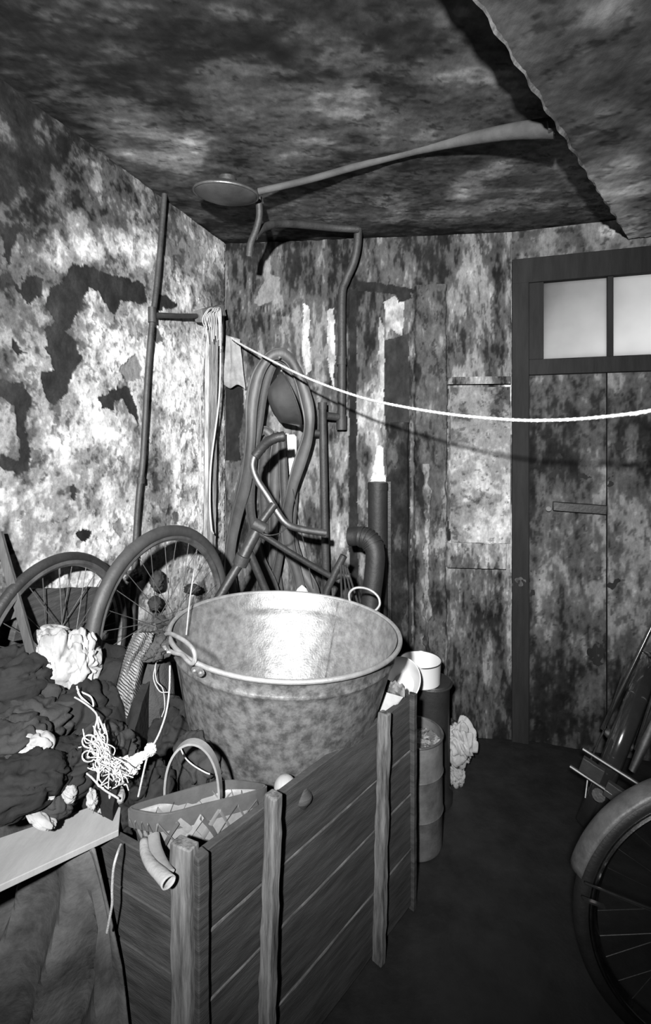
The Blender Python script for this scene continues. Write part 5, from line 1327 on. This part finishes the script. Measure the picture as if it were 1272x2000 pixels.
def guard(parent, WC, R, d, up, a0, a1, wd, mt, name='mudguard', n_=50):
    nrm = d.cross(up).normalized(); rows = []
    for i in range(n_+1):
        a = a0 + (a1-a0)*i/n_
        row = []
        for k in range(9):
            t = -1 + k/4; row.append(WC + d*((R - .014*t*t)*math.cos(a)) + up*((R - .014*t*t)*math.sin(a)) + nrm*(t*wd/2))
        rows.append(row)
    return MB().sheet(rows).build(name, mt, parent, solid=.0015)
dX = Vector((1, -.12, 0)).normalized()
bwheel(nb_, WC, WR, dX, UP, .0195)
guard(nb_, WC, WR+.020, dX, UP, math.radians(163), math.radians(40), .062, M_mud)
MB().beam(WC + Vector((-.348,-.03,.09)), WC + Vector((-.30,-.035,.075)), .01, .004).build('mudguard_stay', M_iron, nb_)
MB().tube([WC + Vector((-.345,-.036,.13)), WC + Vector((0,-.045,0))], .0028, 6).build('mudguard_stay', M_iron, nb_)
MB().tube([WC + Vector((0,-.055,0)), WC + Vector((.20,-.03,.50))], .008, 10).build('seat_stay', M_iron, nb_)
MB().tube([WC + Vector((0,.045,0)), WC + Vector((.20,.03,.50))], .008, 10).build('seat_stay', M_iron, nb_)
MB().tube([WC + Vector((0,-.055,0)), WC + Vector((.45,-.10,-.06))], .009, 10).build('chain_stay', M_iron, nb_)
MB().tube([WC + Vector((.45,-.06,-.06)), WC + Vector((.18,0,.58))], .014, 12).build('seat_tube', M_iron, nb_)
MB().tube([WC + Vector((.20,0,.50)), WC + Vector((.75,-.1,.52))], .013, 12).build('top_tube', M_iron, nb_)
MB().tube([WC + Vector((.45,-.06,-.06)), WC + Vector((.78,-.1,.45))], .014, 12).build('down_tube', M_iron, nb_)
MB().tube([WC + Vector((.76,-.1,.56)), WC + Vector((.80,-.1,.36)), WC + Vector((1.02,-.12,0))], .014, 12).build('fork', M_iron, nb_)
WC2 = WC + Vector((1.02,-.12,0))
MB().tube([WC2 + dX*(WR-.02)*math.cos(a) + UP*(WR-.02)*math.sin(a) for a in [2*math.pi*i/48 for i in range(48)]], .019, 10, closed=True).build('tyre', M_rubber, nb_)
MB().lathe([(.0,.03),(.05,.028),(.075,.01),(.07,0),(0,-.005)], 20, Matrix.Translation(WC + Vector((.17,0,.60))) @ Matrix.Diagonal((1.6,1,1,1))).build('saddle', M_rubber, nb_)

# far bicycle seen from behind, leaning by the door
fbk = thing('bicycle', 'far dark bicycle seen from behind, leaning near the door', 'bicycle', (1.14, 2.0, 0))
FC = Vector((1.135, 1.98, .345)); fd = Vector((.62, .785, 0)).normalized(); fn = fd.cross(UP).normalized()
fup = (UP + Vector((.36, -.05, 0))).normalized(); fup = (fup - fd*fup.dot(fd)).normalized(); fn = fd.cross(fup).normalized()
FC.z = .335*fup.z + .003
M_gloss = mat('gloss_black_enamel', .025, .16, vary=.3, scale=10, bump=.05, coat=1.0)
bwheel(fbk, FC, .335, fd, fup, .019, rimm=M_chrome, sp_n=28)
guard(fbk, FC, .358, fd, fup, math.radians(215), math.radians(60), .066, M_gloss)
def fp(a, b_, c): return FC + fd*a + fup*b_ + fn*c
MB().tube([fp(0,0,-.055), fp(-.18,.30,-.06), fp(-.20,.40,-.06)], .0035, 6).build('rack_stay', M_chrome, fbk)
MB().tube([fp(0,0,.055), fp(-.18,.30,.06), fp(-.20,.40,.06)], .0035, 6).build('rack_stay', M_chrome, fbk)
MB().tube([fp(0,0,-.055), fp(-.30,.03,-.055), fp(-.355,-.06,-.03)], .003, 6).build('mudguard_stay', M_chrome, fbk)
for z_, w_, x_ in ((.12, .085, -.40), (.045, .10, -.41)):
    a_ = fp(x_, z_, -w_); b_ = fp(x_, z_, w_)
    MB().tube([a_, b_], .0055, 8).build('rack_bar', M_chrome, fbk)
MB().beam(fp(-.405, .075, -.075), fp(-.405, .075, -.008), .05, .02, up=fd, jit=.0008).build('rack_plate', M_rub_grey, fbk, bevel=.002)
MB().beam(fp(-.405, .05, .008), fp(-.405, .05, .075), .05, .02, up=fd, jit=.0008).build('rack_plate', M_rub_grey, fbk, bevel=.002)
MB().tube([fp(-.39,.0,0), fp(-.36,-.03,0)], [.02,.014], 12).build('rear_reflector', M_iron, fbk)
MB().tube([fp(0,0,-.06), fp(.20,.52,-.03)], .008, 10).build('seat_stay', M_gloss, fbk)
MB().tube([fp(0,0,.06), fp(.20,.52,.03)], .008, 10).build('seat_stay', M_gloss, fbk)
MB().tube([fp(.20,.50,0), fp(.16,.66,0)], .013, 12).build('seat_post', M_gloss, fbk)
sq = Matrix.Translation(fp(.10,.68,0)) @ Matrix.Rotation(math.atan2(fd.y, fd.x), 4, 'Z') @ Matrix.Diagonal((1.7,1.05,1,1))
MB().lathe([(0,.03),(.05,.028),(.075,.012),(.075,-.005),(.06,-.012),(0,-.01)], 24, sq).build('saddle', M_rubber, fbk)
MB().tube([fp(-.06,-.05,.07), fp(-.02,.10,.075), fp(.02,.25,.075)], [.012,.02,.022], 12).build('chain_case', M_chrome, fbk)
